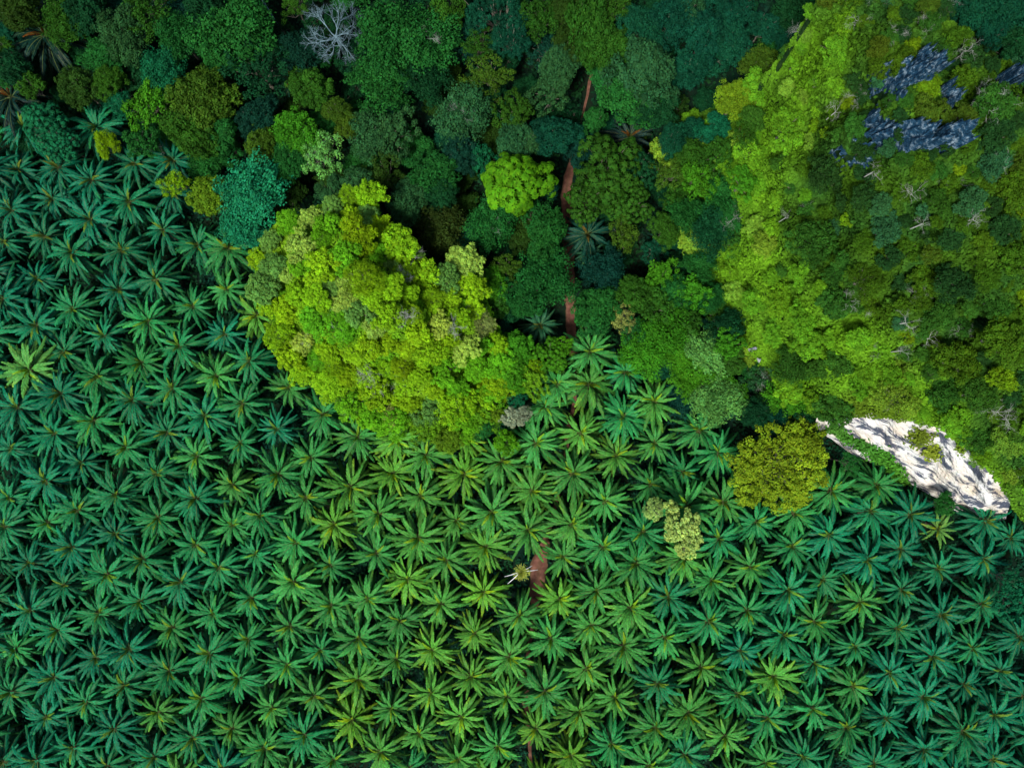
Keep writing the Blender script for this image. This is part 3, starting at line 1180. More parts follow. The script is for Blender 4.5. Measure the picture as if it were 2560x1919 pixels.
for u, v, s in scatter(big_out, 9000, .70, rej_big, 11, (24, 31, 38, 48, 60))[:298]:
    q = r_.random()
    hi = (u > 2040 and v < 900) or (u > 2330 and v < 1050)
    if hi:
        cc = 'hillolive' if q < .34 else 'hilldark' if q < .60 else 'hillgreen' if q < .80 else 'hillyellow' if q < .90 else 'hillteal' if q < .96 else 'rust'
    else:
        cc = 'flank' if q < .38 else 'hillgreen' if q < .60 else 'hillolive' if q < .74 else 'flankpale' if q < .90 else 'hillteal' if q < .95 else 'hilldark'
    if zone(np.array([u]), np.array([v]), WALL)[0] > .4 and cc not in ('flank', 'flankpale'):
        cc = 'flank' if q < .7 else 'hillgreen'
    b = float(BIG.z(u, v)[0])
    t = tree('hillside_tree', r_.choice(('small', 'small', 'smallclump')), u, v, s, cc, ('big', '%s hillside tree' % NAMES.get(cc, 'bright green'), u, v), 'tree', b - .3,
             'small trees on the big limestone hill', r_.uniform(.8, 1.1), None, .11)
    if r_.random() < .06:
        add_twigs(t, .8, 2.7)
for (u, v, sc) in [(1700 + a / K, b / K, s) for a, b, s in ((1980, 660, 1.3), (1930, 620, 1.0), (1490, 1250, 1.0), (1880, 1410, 1.0), (1840, 330, .9), (1000, 720, .8), (1560, 1440, .8), (680, 1400, .8), (2050, 1030, .9), (1250, 1100, 1.0))] + \
        [(1700 + a / K, 640 + b / K, s) for a, b, s in ((1450, 430, .9), (1600, 530, .9), (1950, 940, 1.1), (2040, 1000, 1.2), (1080, 290, .9), (1420, 610, .8), (2100, 1050, 1.0))]:
    rr = np.random.default_rng(int(u + v))
    sg = []
    for k in range(5):
        a = k * 1.25 + rr.uniform(0, .6)
        branching(rr, (0, 0, 0), (math.cos(a), math.sin(a), .7), 1.3 * sc, .032 * sc, 4, .5, .1, sg, (2, 3))
    b = float(BIG.z(u, v)[0])
    p = P(u, v, b + 3.4)
    o = link(bpy.data.objects.new('bare_shrub', tubes_mesh('bare_shrub', sg + [((0, 0, -3.8), (0, 0, 0), .12, .08)], M_TWIG, 4)))
    o.location = p
    ident(o, ('big', 'leafless pale shrub', u, v), 'shrub', 'bare shrubs on the big hill')

# ------------------------------------------------------------------ forest trees, one by one (crop, x, y, radius as read on the crop)
CR = {'A': (0, 0), 'B': (850, 0), 'C': (1700, 0), 'D': (0, 640), 'E': (850, 640), 'F': (1700, 640), 'G': (0, 1279), 'H': (850, 1279), 'I': (1700, 1279)}
FOREST = [
    ('A', 130, 80, 150, 'dome', 'darkolive', 'dark olive bushy tree in the top left corner'),
    ('A', 430, 170, 150, 'feather', 'limedark', 'ragged lime-tipped tree above the dark drooping palm in the top left'),
    ('A', 560, 110, 160, 'dome', 'dark', ''), ('A', 980, 50, 190, 'loose', 'limedark', ''),
    ('A', 800, 240, 180, 'dome', 'greyolive', 'grey-olive rounded tree right of the ragged lime-tipped tree'),
    ('A', 1150, 250, 160, 'feather', 'mid', ''), ('A', 1330, 80, 150, 'dome', 'dark', ''), ('A', 1560, 220, 240, 'feather', 'mid', 'wide feathery green tree left of the bare white tree'),
    ('A', 1650, 440, 210, 'loose', 'dark', ''), ('A', 1420, 350, 140, 'dome', 'mid', ''),
    ('A', 2010, 590, 145, 'dome', 'limedark', 'yellow-green rounded tree below the bare white tree'),
    ('A', 1070, 470, 160, 'feather', 'teal', ''), ('A', 970, 670, 160, 'loose', 'bright', 'bright green lobed tree joined to a wide olive crown'),
    ('A', 1310, 690, 220, 'dome', 'olive', 'wide olive-green crown right of the bright green lobed tree'), ('A', 1260, 860, 180, 'dome', 'limedark', ''), ('A', 1430, 840, 130, 'dome', 'mid', ''),
    ('A', 300, 800, 165, 'rosette', 'teal', 'round teal clumpy tree at the left above the palms'), ('A', 380, 920, 130, 'rosette', 'teal', 'lower teal clumpy tree touching the round teal tree on the left'),
    ('A', 520, 590, 140, 'dome', 'darkolive', ''), ('A', 700, 520, 120, 'dome', 'limedark', ''),
    ('A', 690, 930, 88, 'dome', 'yellow', 'small bright yellow-green tree among dark palms at upper left'), ('A', 910, 920, 110, 'loose', 'mid', ''),
    ('A', 1130, 1180, 95, 'loose', 'yellow', 'upper of two yellow-green trees left of the big teal tree'), ('A', 1350, 1290, 130, 'dome', 'goldolive', 'yellow-green dome touching the left side of the big teal tree'),
    ('A', 1640, 1280, 230, 'feather', 'tealbright', 'big teal feathery tree at the left tip of the small hill'), ('A', 1560, 1450, 160, 'feather', 'tealbright', 'lower teal feathery tree beside the palms and the small hill'),
    ('A', 1690, 930, 125, 'dome', 'olive', ''), ('A', 1900, 880, 170, 'dome', 'bright', 'smooth bright green tree behind a pale green crown left of centre'), ('A', 1860, 1030, 130, 'dome', 'mid', ''),
    ('A', 2060, 990, 165, 'loose', 'pale', 'pale green tree with bare twigs next to the smooth bright green tree'),
    ('A', 1660, 760, 130, 'dome', 'bluedark', ''), ('A', 780, 670, 85, 'feather', 'teal', ''), ('A', 90, 450, 120, 'dome', 'dark', ''), ('A', 660, 370, 120, 'feather', 'mid', ''),
    ('A', 1900, 40, 95, 'loose', 'limedark', ''), ('A', 20, 300, 70, 'loose', 'limedark', ''), ('A', 2150, 1260, 120, 'dome', 'greyolive', 'grey-olive tree directly above the peak of the small hill'),
    ('A', 2160, 720, 90, 'dome', 'olive', ''), ('A', 1920, 330, 140, 'feather', 'bluedark', ''), ('A', 20, 520, 70, 'loose', 'mid', ''), ('A', 200, 560, 100, 'loose', 'limedark', ''),
    ('B', 330, 260, 250, 'feather', 'mid', 'broad feathery tree with pale branches right of the bare white tree'), ('B', 570, 300, 210, 'feather', 'mid', ''), ('B', 290, 520, 190, 'feather', 'mid', ''), ('B', 560, 530, 150, 'feather', 'dark', ''),
    ('B', 1000, 130, 200, 'broccoli', 'deepteal', 'smooth deep teal crown at the top centre'), ('B', 1090, 260, 130, 'broccoli', 'deepteal', ''),
    ('B', 1290, 120, 150, 'loose', 'limedark', ''), ('B', 1590, 170, 200, 'dome', 'limedark', 'large lime-olive crown at the top right of centre'), ('B', 1690, 310, 170, 'dome', 'limedark', ''), ('B', 1500, 300, 140, 'dome', 'darkolive', ''),
    ('B', 1940, 190, 160, 'dome', 'deepteal', ''), ('B', 2120, 150, 170, 'dome', 'deepteal', ''), ('B', 900, 290, 110, 'loose', 'limedark', ''), ('B', 960, 500, 150, 'loose', 'olive', 'open-crowned tree dotted with yellow new leaves'),
    ('B', 1400, 420, 140, 'dome', 'greyolive', 'soft grey-green round tree above a tangle of pale bare branches'), ('B', 1370, 590, 140, 'loose', 'greyolive', 'grey-green tree with a fan of pale bare branches'),
    ('B', 1960, 500, 235, 'dome', 'greyolive', 'large rounded green tree right of the shaded path gap'), ('B', 1840, 620, 190, 'dome', 'mid', 'lower half of the large rounded green tree, its shade painted darker'), ('B', 2000, 700, 160, 'dome', 'dark', ''),  # second crown carries the big tree's shaded lower side as darker leaf colour
    ('B', 800, 740, 190, 'feather', 'greyolive', ''), ('B', 1110, 740, 130, 'loose', 'limedark', ''), ('B', 1370, 880, 150, 'dome', 'deepteal', 'blue-green round tree left of the path near the top'),
    ('B', 1100, 920, 140, 'dome', 'greyolive', ''), ('B', 1210, 930, 95, 'dome', 'greyolive', ''),
    ('B', 1120, 1190, 235, 'star', 'lime', 'bright lime tree with star-shaped leaf whorls left of the path'),
    ('B', 1720, 1080, 250, 'rosette', 'limedark', 'wide dark green tree of many small leaf rosettes right of the path'), ('B', 1580, 1290, 150, 'rosette', 'limedark', ''), ('B', 1860, 1310, 170, 'rosette', 'limedark', ''), ('B', 1900, 1090, 150, 'rosette', 'dark', ''),
    ('B', 200, 880, 160, 'feather', 'greyolive', ''), ('B', 360, 860, 150, 'loose', 'greyolive', ''), ('B', 600, 1110, 160, 'dome', 'mid', ''), ('B', 650, 1240, 120, 'dome', 'dark', ''), ('B', 290, 1130, 140, 'loose', 'darkolive', ''),
    ('B', 440, 1320, 150, 'dome', 'greyolive', 'pale olive dome right of the peak of the small hill'), ('B', 640, 1470, 170, 'feather', 'brown', 'brownish feathery tree in shade right of the small hill'),
    ('B', 920, 1050, 110, 'loose', 'teal', ''), ('B', 980, 1430, 170, 'feather', 'mid', ''), ('B', 1270, 1400, 130, 'loose', 'mid', ''), ('B', 1320, 1540, 150, 'dome', 'mid', ''),
    ('B', 1640, 770, 85, 'dome', 'mid', 'small green tree squeezed beside the path near the top'), ('B', 1830, 1510, 110, 'loose', 'olive', ''), ('B', 2090, 1480, 110, 'dome', 'limedark', ''), ('B', 2120, 1120, 120, 'loose', 'olive', ''),
    ('B', 2130, 900, 100, 'dome', 'deepteal', ''), ('B', 780, 990, 130, 'dome', 'bluedark', ''), ('B', 2180, 1280, 110, 'loose', 'limedark', ''), ('B', 130, 1200, 120, 'dome', 'greyolive', ''), ('B', 60, 830, 90, 'dome', 'olive', ''),
    ('B', 700, 60, 150, 'loose', 'limedark', ''), ('B', 1440, 40, 110, 'dome', 'darkolive', ''), ('B', 1780, 60, 110, 'loose', 'limedark', ''),
    ('C', 60, 60, 110, 'loose', 'greyolive', ''), ('C', 150, 240, 150, 'dome', 'deepteal', ''), ('C', 310, 290, 130, 'dome', 'deepteal', ''), ('C', 530, 180, 110, 'dome', 'deepteal', ''), ('C', 330, 110, 120, 'feather', 'deepteal', ''),
    ('C', 60, 450, 130, 'dome', 'deepteal', ''), ('C', 700, 120, 150, 'feather', 'dark', ''), ('C', 880, 20, 110, 'feather', 'dark', ''), ('C', 700, 280, 110, 'dome', 'deepteal', ''),
    ('C', 1850, 40, 150, 'dome', 'deepteal', ''), ('C', 2080, 80, 150, 'dome', 'deepteal', ''), ('C', 2170, 300, 130, 'dome', 'dark', ''), ('C', 2000, 210, 110, 'dome', 'deepteal', ''),
    ('C', 500, 440, 140, 'dome', 'olive', 'olive dome touching the left foot of the big hill near the top'), ('C', 350, 660, 140, 'dome', 'goldolive', 'yellow-olive dome left of the big hill beside a dark gap'),
    ('C', 220, 830, 110, 'dome', 'teal', 'teal round tree below the yellow-olive dome'), ('C', 70, 850, 95, 'dome', 'deepteal', ''), ('C', 60, 1000, 120, 'dome', 'limedark', ''),
    ('C', 250, 1000, 110, 'loose', 'limedark', ''), ('C', 110, 1180, 130, 'loose', 'bright', ''), ('C', 60, 1400, 140, 'feather', 'mid', ''), ('C', 210, 1480, 150, 'feather', 'dark', ''), ('C', 260, 1260, 130, 'feather', 'mid', ''),
    ('E', 1340, 150, 200, 'feather', 'mid', 'large green tree leaning over the upper end of the visible path'), ('E', 1190, 310, 105, 'dome', 'mid', 'small round mid-green tree left of the grassy gap by the path'), ('E', 970, 190, 120, 'dome', 'bright', 'bright green tree joined to the upper right of the small hill'),
    ('E', 1070, 80, 100, 'loose', 'olive', 'thin-leaved tree with yellow dots of foliage'), ('E', 1640, 330, 150, 'dome', 'mid', 'round green tree just right of the path'), ('E', 1640, 420, 120, 'loose', 'mid', ''),
    ('E', 1900, 240, 140, 'dome', 'limedark', ''), ('E', 1820, 400, 90, 'loose', 'tan', 'sparse tree with orange-yellow dry leaves right of the path'), ('E', 1760, 330, 45, 'loose', 'yellow', ''), ('E', 2030, 330, 150, 'loose', 'limedark', ''),
    ('E', 2060, 130, 120, 'loose', 'bright', ''), ('E', 2150, 230, 120, 'feather', 'mid', ''), ('E', 1350, 640, 130, 'rosette', 'bright', 'green and yellow-green tree at the lower end of the path'), ('E', 1430, 580, 75, 'loose', 'lime', ''),
    ('E', 1140, 610, 125, 'dome', 'bright', ''), ('E', 1240, 810, 100, 'loose', 'flank', ''), ('E', 1250, 715, 60, 'loose', 'yellow', ''), ('E', 1110, 1040, 75, 'smallclump', 'cream', 'cream-flowered tree at the lower right of the small hill'), ('E', 1180, 1010, 55, 'smallclump', 'cream', ''),
    ('E', 1060, 1200, 100, 'loose', 'lime', 'lime tree among palms below the cream-flowered tree'), ('E', 700, 1180, 92, 'dome', 'goldolive', 'yellow-green tree jutting from the small hill into the palms below'), ('E', 930, 1110, 65, 'dome', 'mid', ''),
    ('E', 990, 1010, 65, 'dome', 'goldolive', ''), ('E', 1140, 920, 65, 'loose', 'teal', ''), ('E', 2080, 520, 170, 'feather', 'bright', ''), ('E', 1960, 640, 150, 'feather', 'bright', ''), ('E', 1100, 760, 125, 'dome', 'bright', ''),
    ('E', 1900, 520, 110, 'loose', 'mid', ''), ('E', 540, 1120, 105, 'loose', 'flank', 'olive-yellow tree at the foot of the small hill above the palms'), ('E', 340, 1060, 115, 'dome', 'karstgreen', 'smooth bright green dome at the bottom of the small hill'), ('E', 210, 1030, 100, 'dome', 'karstgreen', ''), ('E', 80, 980, 110, 'loose', 'karstgreen', ''),
    ('E', 800, 1060, 115, 'dome', 'karstgreen', ''), ('E', 980, 900, 110, 'loose', 'karstgreen', ''), ('E', 1010, 330, 90, 'loose', 'limedark', ''), ('E', 1700, 100, 140, 'feather', 'bluedark', ''), ('E', 1060, 240, 80, 'loose', 'mid', ''),
    ('E', 1010, 830, 110, 'loose', 'karst', ''), ('E', 1050, 700, 110, 'dome', 'karstgreen', ''), ('E', 880, 960, 120, 'loose', 'karst', ''), ('E', 930, 1040, 95, 'loose', 'flank', ''), ('E', 640, 1090, 100, 'loose', 'flank', ''), ('E', 740, 990, 120, 'loose', 'karst', ''),
    ('F', 150, 650, 160, 'feather', 'pale', 'light green feathery tree above a wider light green crown near the cliff'), ('F', 90, 800, 150, 'feather', 'bright', ''), ('F', 220, 930, 180, 'feather', 'pale', 'wide light green crown between the palms and the big hill'), ('F', 30, 680, 120, 'feather', 'bright', ''), ('F', 330, 880, 100, 'feather', 'bright', ''),
    ('F', 530, 810, 120, 'loose', 'greyolive', 'sparse grey-olive tree with a bare crooked branch'), ('F', 490, 1010, 110, 'dome', 'dark', ''), ('F', 760, 1080, 120, 'feather', 'dark', ''), ('F', 620, 1060, 90, 'feather', 'deepteal', ''),
    ('F', 640, 1350, 325, 'broccoli', 'gold', 'large round olive-gold tree beside the white cliff'),
    ('F', 1090, 1330, 80, 'loose', 'mid', 'small green tree at the foot of the white cliff'), ('F', 1690, 1600, 75, 'dome', 'mid', 'small light green tree under the lower end of the cliff'), ('F', 60, 250, 130, 'loose', 'bright', ''), ('F', 290, 470, 130, 'feather', 'dark', ''),
    ('F', 190, 260, 110, 'feather', 'mid', ''), ('F', 250, 380, 95, 'loose', 'hillgreen', ''), ('F', 130, 60, 110, 'feather', 'mid', ''), ('F', 300, 560, 100, 'loose', 'bright', ''), ('F', 330, 690, 90, 'dome', 'hillgreen', ''), ('F', 430, 700, 95, 'loose', 'mid', ''), ('C', 330, 1560, 110, 'loose', 'hillgreen', ''), ('C', 330, 1400, 100, 'feather', 'mid', ''), ('C', 400, 1180, 100, 'loose', 'bright', ''), ('C', 420, 900, 100, 'loose', 'limedark', ''), ('C', 480, 760, 90, 'dome', 'hillgreen', ''), ('F', 560, 930, 95, 'feather', 'hillgreen', ''), ('F', 40, 440, 120, 'loose', 'limedark', ''), ('F', 820, 1190, 100, 'feather', 'dark', ''), ('F', 700, 900, 130, 'feather', 'bright', ''), ('F', 720, 700, 130, 'feather', 'hillgreen', ''),
    ('I', 5, 110, 146, 'smallclump', 'palegold', 'pale green clumpy tree standing alone among the palms'), ('I', -172, -23, 72, 'smallclump', 'palegold', 'small pale tree touching the upper left of the pale clumpy tree'), ('I', 2150, 560, 130, 'loose', 'teal', 'teal clumpy tree among palms at the right edge'), ('I', 2120, 440, 70, 'loose', 'teal', ''),
]
tree_pts = []
CN = dict(darkolive='dark olive', limedark='dull lime green', dark='dark green', greyolive='grey-olive', mid='mid green', teal='teal', bright='bright green', olive='olive', bluedark='blue-dark',
          goldolive='olive-gold', gold='gold', flank='lime', karst='bright lime', karstgreen='fresh green', palegold='pale green', tealbright='bright teal', deepteal='deep teal', pale='pale green', yellow='yellow-green', lime='lime', brown='brownish', cream='cream', tan='orange-yellow', hillgreen='mid green')
SN = dict(dome='rounded', feather='feathery', loose='open-crowned', rosette='rosette-leaved', broccoli='smooth-lobed', star='whorled-leaf', smallclump='small clumpy')
FH = dict(dome=1.0, feather=1.0, loose=.95, rosette=1.0, broccoli=.85, star=1.0, smallclump=1.0)
for n, (c, x, y, r0, st, cc, lab) in enumerate(FOREST):
    u, v, rp = CR[c][0] + x / K, CR[c][1] + y / K, r0 / K
    base = 0.0
    if poly_in(big_out, u, v):
        base = float(BIG.z(u, v)[0]) - .5
    elif poly_in(small_out, u, v):
        base = float(SMALL.z(u, v)[0]) - .5
    if not lab:
        lab = ('forest', '%s %s tree' % (CN[cc], SN[st]), u, v)
    hs = FH[st]
    if rp < 45 and st != 'smallclump':
        hs *= 1.05
    t = tree('forest_tree', st, u, v, rp * 1.06, cc, lab, 'tree', base, None, hs, n, .10, (13.5 if c in 'I' else 11.5) if base < 3 else 4.0)
    tree_pts.append((u, v, rp))
    if isinstance(lab, str) and 'bare' in lab and 'above' not in lab and 'of the bare' not in lab and 'below the bare' not in lab or (st in ('feather', 'loose') and cc in ('mid', 'greyolive', 'darkolive') and n % 3 == 0):
        add_twigs(t, 1.25, KINDS[st][0][2] + KINDS[st][0][3] * .45)

# lower trees that fill the shade between the big crowns
forest_poly = disp([(-40, -60), (2260, -60), (2260, 200), (2140, 130), (2060, 60), (2000, -30), (1780, -20), (1690, 120), (1600, 220), (1440, 270), (1440, 420), (1510, 620), (1590, 800), (1700, 890), (1700, 960), (1580, 925), (1480, 900), (1420, 830),
                    (1370, 770), (1300, 730), (1220, 800), (1130, 850), (1090, 900), (1080, 760), (1040, 600), (960, 565), (820, 440), (780, 400), (600, 470), (540, 530), (470, 480), (400, 400), (330, 340), (200, 300), (-40, 310)])


def rej_forest(u, v, r):
    if any((u - a) ** 2 + (v - b) ** 2 < (.85 * q) ** 2 for a, b, q in tree_pts):
        return True
    # the path and its grassy verge stay open
    pu = np.interp(v, pp[:, 1], pp[:, 0])
    return abs(u - pu) < (50 if v > 430 else 12) and v > 150 or (1340 < u < 1440 and 740 < v < 850)


for u, v, s in scatter(forest_poly, 5000, .80, rej_forest, 21, (36, 44, 54)):
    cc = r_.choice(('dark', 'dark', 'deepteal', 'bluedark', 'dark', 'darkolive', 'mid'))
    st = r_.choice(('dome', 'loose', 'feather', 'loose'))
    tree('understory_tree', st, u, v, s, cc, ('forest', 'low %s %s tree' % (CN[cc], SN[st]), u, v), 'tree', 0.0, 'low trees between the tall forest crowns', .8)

# undergrowth on the forest floor
n = 60000
u = rng.uniform(-40, 2600, n)
v = rng.uniform(-70, 1150, n)
k = poly_in_np(forest_poly, u, v)
u, v = u[k], v[k]
du = np.abs(u - np.interp(v, pp[:, 1], pp[:, 0]))
k = du > np.interp(v, pp[:, 1], pp[:, 2]) + 4 + rng.exponential(5, len(u))
u, v = u[k], v[k]
lump = np.clip(nz2(u, v, .03, 3) + .5, 0, 1)
verge = (u > 1330) & (u < 1460) & (v > 730) & (v < 870)
z = np.where(verge, .15, .2 + 2.2 * lump) * rng.uniform(.3, 1, len(u))
kk = sc_(z)
p = np.stack([(u - CX) * kk, -(v - CY) * kk, z], 1)
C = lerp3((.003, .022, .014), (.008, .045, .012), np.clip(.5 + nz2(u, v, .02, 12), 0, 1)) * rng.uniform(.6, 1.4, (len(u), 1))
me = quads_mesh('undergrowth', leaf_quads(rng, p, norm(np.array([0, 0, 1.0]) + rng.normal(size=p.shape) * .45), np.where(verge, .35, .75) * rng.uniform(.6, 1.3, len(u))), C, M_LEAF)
o = link(bpy.data.objects.new('undergrowth', me))
o['kind'] = 'stuff'
o['label'] = 'dark green undergrowth and grass on the shaded forest floor'
o['category'] = 'undergrowth'

n = 130000
u = rng.uniform(-60, 2620, n)
v = rng.uniform(330, 1980, n)
k = ~poly_in_np(forest_poly, u, v)
u, v = u[k], v[k]
du = np.abs(u - np.interp(v, pp[:, 1], pp[:, 0]))
k = (du > np.interp(v, pp[:, 1], pp[:, 2]) + 2 + rng.exponential(4, len(u))) & (nz2(u, v, .02, 41) > -.62)
u, v = u[k], v[k]
z = rng.uniform(.1, .9, len(u)) * (1 + nz2(u, v, .03, 3))
kk = sc_(z)
p = np.stack([(u - CX) * kk, -(v - CY) * kk, z], 1)
C = lerp3((.004, .045, .030), (.009, .060, .018), np.clip(.5 + nz2(u, v, .02, 12), 0, 1)) * rng.uniform(.6, 1.4, (len(u), 1))
me = quads_mesh('plantation_weeds', leaf_quads(rng, p, norm(np.array([0, 0, 1.0]) + rng.normal(size=p.shape) * .5), .6 * rng.uniform(.6, 1.3, len(u))), C, M_LEAF)
o = link(bpy.data.objects.new('plantation_weeds', me))
o['kind'] = 'stuff'
o['label'] = 'low dark weeds covering the floor under the oil palms'
o['category'] = 'weeds'

# ------------------------------------------------------------------ bare white tree and a bare trunk at the top


def dead_tree(u, v, label, size, seed, nb=9):
    r = np.random.default_rng(seed)
    zc = 15.0
    root = bpy.data.objects.new('dead_tree', None)
    p = P(u, v, zc)
    root.location = (p[0], p[1], 0)
    link(root)
    tr = [((0, 0, -.5), (0, 0, 7), .42, .34), ((0, 0, 7), (0, 0, 12.6), .34, .26)]
    link(bpy.data.objects.new('trunk', tubes_mesh('dead_trunk', tr, M_DEAD, 8)), root)
    sg = []
    for k in range(nb):
        a = k * 2 * math.pi / nb + r.normal() * .25
        branching(r, (0, 0, 11.5 + r.uniform(0, 1)), (math.cos(a), math.sin(a), .55), size * r.uniform(.34, .5), .13, 5, .42, .1, sg, (2, 4), .2)
    link(bpy.data.objects.new('branches', tubes_mesh('dead_branches', sg, M_DEAD, 4)), root)
    ident(root, label, 'tree')


dead_tree(832, 78, 'bare bleached white tree standing in the forest at the top', 8.2, 5, 8)
r9 = np.random.default_rng(9)
sg = [((0, 0, -.5), (.3, -.2, 8), .3, .26), ((.3, -.2, 8), (.2, .5, 17), .26, .16), ((.2, .5, 17), (.5, 1.2, 21), .16, .06), ((.25, .1, 13), (1.4, .5, 16), .09, .03)]
o = link(bpy.data.objects.new('snag', None))
link(bpy.data.objects.new('trunk', tubes_mesh('dead_trunk', sg, M_DEAD, 7)), o)
o.location = P(693, 63, 0.0)
ident(o, 'thin pale bare trunk left of the bleached white tree', 'tree')

# bare crooked tree below the hill foot, and fallen pale branches beside the lime trees
r9 = np.random.default_rng(19)
sg = []
branching(r9, (0, 0, 9), (.5, -1, .2), 4.2, .16, 4, .5, .1, sg, (2, 3), .2)
o = link(bpy.data.objects.new('bare_tree', tubes_mesh('bare_tree', sg + [((0, 0, -.5), (0, 0, 9), .25, .17)], M_TWIG, 5)))
o.location = P(1700 + 530 / K, 640 + 900 / K, 9) * np.array([1, 1, 0])
ident(o, 'crooked bare tree between the olive-gold round tree and the big hill', 'tree')

# ------------------------------------------------------------------ oil palms (centres read crop by crop)
PC = {
    'A': [(620, 850), (110, 1070), (860, 1040), (330, 1260), (590, 1150), (820, 1330), (1090, 1020), (80, 1350), (560, 1430), (270, 1520), (1050, 1500), (760, 1600), (460, 1630), (1250, 1590), (1450, 1590), (130, 800), (1090, 1250), (1310, 1480), (20, 1540), (370, 1060)],
    'D': [(235, 150), (515, 70), (740, 215), (1000, 140), (1225, 45), (1470, 215), (1215, 310), (1665, 395), (215, 430), (465, 330), (680, 510), (940, 420), (1435, 490), (1160, 590), (1610, 670), (415, 595), (165, 710), (890, 680), (1370, 745), (1845, 830),
          (620, 775), (385, 890), (1100, 850), (840, 950), (1560, 940), (2050, 1020), (95, 985), (590, 1060), (1310, 1040), (1800, 1110), (340, 1150), (1080, 1130), (1545, 1210), (2010, 1280), (70, 1240), (790, 1220), (1260, 1310), (520, 1330), (1010, 1400),
          (1760, 1400), (280, 1430), (760, 1500), (1490, 1470), (1960, 1560), (30, 1530), (1230, 1570), (20, 265)],
    'G': [(270, 50), (490, -10), (730, 120), (990, 40), (1210, 190), (1475, 90), (1690, 20), (1920, 180), (2170, 100), (200, 320), (440, 240), (930, 290), (1390, 370), (1660, 270), (2140, 350), (400, 490), (660, 400), (1140, 480), (1880, 440), (170, 600), (900, 570), (1630, 550),
          (2110, 610), (620, 670), (1370, 640), (345, 750), (1100, 750), (1850, 730), (100, 880), (820, 870), (1570, 830), (2060, 880), (590, 960), (1320, 930), (330, 1070), (1050, 1030), (1810, 990), (70, 1140), (790, 1120), (1540, 1090), (2010, 1190), (550, 1220), (1280, 1200),
          (270, 1330), (1000, 1290), (1760, 1270), (750, 1390), (1490, 1390), (460, 1510), (1200, 1470), (1710, 1550), (1960, 1450), (220, 1600), (960, 1590), (1430, 1650), (10, 1620)],
    'H': [(15, 90), (240, 10), (480, 160), (740, 60), (980, 0), (1215, 130), (1490, 50), (1700, 220), (1950, 120), (210, 250), (690, 320), (950, 220), (1440, 290), (1910, 370), (190, 540), (440, 430), (920, 510), (1400, 560), (1650, 470), (2130, 560), (390, 700), (650, 590), (1140, 660),
          (1870, 650), (110, 810), (870, 770), (1610, 740), (2100, 800), (600, 890), (1350, 840), (1830, 910), (340, 960), (1090, 940), (1580, 1010), (90, 1090), (830, 1060), (1310, 1130), (2050, 1100), (560, 1160), (1060, 1200), (1790, 1200), (310, 1270), (1530, 1290), (60, 1360),
          (800, 1330), (1270, 1400), (2010, 1390), (520, 1440), (1750, 1490), (260, 1520), (1000, 1500), (1480, 1590), (740, 1610), (2190, 310)],
    'I': [(500, 60), (760, 10), (960, 140), (1240, 40), (1500, 20), (1700, 110), (1960, 60), (240, 180), (740, 250), (460, 350), (1190, 320), (1440, 230), (1660, 370), (1960, 290), (0, 290), (200, 460), (700, 510), (930, 430), (1430, 500), (430, 630), (1170, 590), (1920, 600), (160, 720),
          (880, 700), (1670, 680), (640, 800), (1390, 750), (390, 910), (1120, 870), (1890, 870), (130, 1000), (860, 980), (1620, 940), (620, 1060), (1360, 1060), (2090, 1020), (360, 1180), (1110, 1150), (1820, 1120), (60, 1280), (840, 1260), (1570, 1200), (560, 1330), (1330, 1330),
          (2050, 1320), (290, 1440), (1060, 1420), (1810, 1410), (800, 1560), (1560, 1530), (540, 1620), (30, 1570), (1270, 1610), (2000, 1600), (2150, 170), (2190, 800), (2200, 1210)],
    'E': [(105, 1185), (345, 1180), (560, 1290), (820, 1170), (1040, 1340), (780, 1410), (1280, 1210), (1330, 985), (1590, 860), (1635, 610), (1845, 760), (1550, 1130), (1820, 1040), (1780, 1290), (2030, 1190), (2040, 960), (1510, 1410), (1250, 1500), (2000, 1480), (520, 1540),
          (1020, 1610), (1730, 1570), (50, 1470), (250, 1610), (2190, 1370), (1390, 830)],
    'F': [(100, 1130), (60, 1380), (270, 1560), (1000, 1490), (1260, 1480), (760, 1610), (40, 1600), (240, 1300), (1500, 1590), (1180, 1640)],
}
palms = []
for c, lst in PC.items():
    for x, y in lst:
        u, v = CR[c][0] + x / K, CR[c][1] + y / K
        if all((u - a) ** 2 + (v - b) ** 2 > 52 ** 2 for a, b in palms):
            palms.append((u, v))
plant_poly = disp([(-60, 320), (150, 330), (330, 380), (430, 480), (520, 560), (560, 650), (600, 760), (680, 870), (780, 950), (960, 970), (1120, 950), (1130, 860), (1230, 800), (1300, 740), (1420, 850), (1500, 920), (1560, 950), (1580, 1050), (1680, 1100),
                   (1800, 1010), (1960, 1080), (2110, 1140), (2260, 1170), (2270, 1720), (-60, 1720)])
rf = random.Random(33)
n0 = len(palms)
for _ in range(9000):                          # gaps and the rows cut by the frame
    u, v = rf.uniform(-48, 2608), rf.uniform(330, 1968)
    if not poly_in(plant_poly, u, v) or poly_in(small_out, u, v) or poly_in(big_out, u, v):
        continue
    if (u - 1350) ** 2 + (v - 1430) ** 2 < 110 ** 2 or (u - 1305) ** 2 + (v - 1430) ** 2 < 75 ** 2 or (u - 1310) ** 2 + (v - 1710) ** 2 < 60 ** 2:
        continue
    if any((u - CR[c][0] - x / K) ** 2 + (v - CR[c][1] - y / K) ** 2 < (60 + r0 / K * .6) ** 2 for c, x, y, r0, *_ in FOREST):
        continue
    if all((u - a) ** 2 + (v - b) ** 2 > 82 ** 2 for a, b in palms):
        palms.append((u, v))

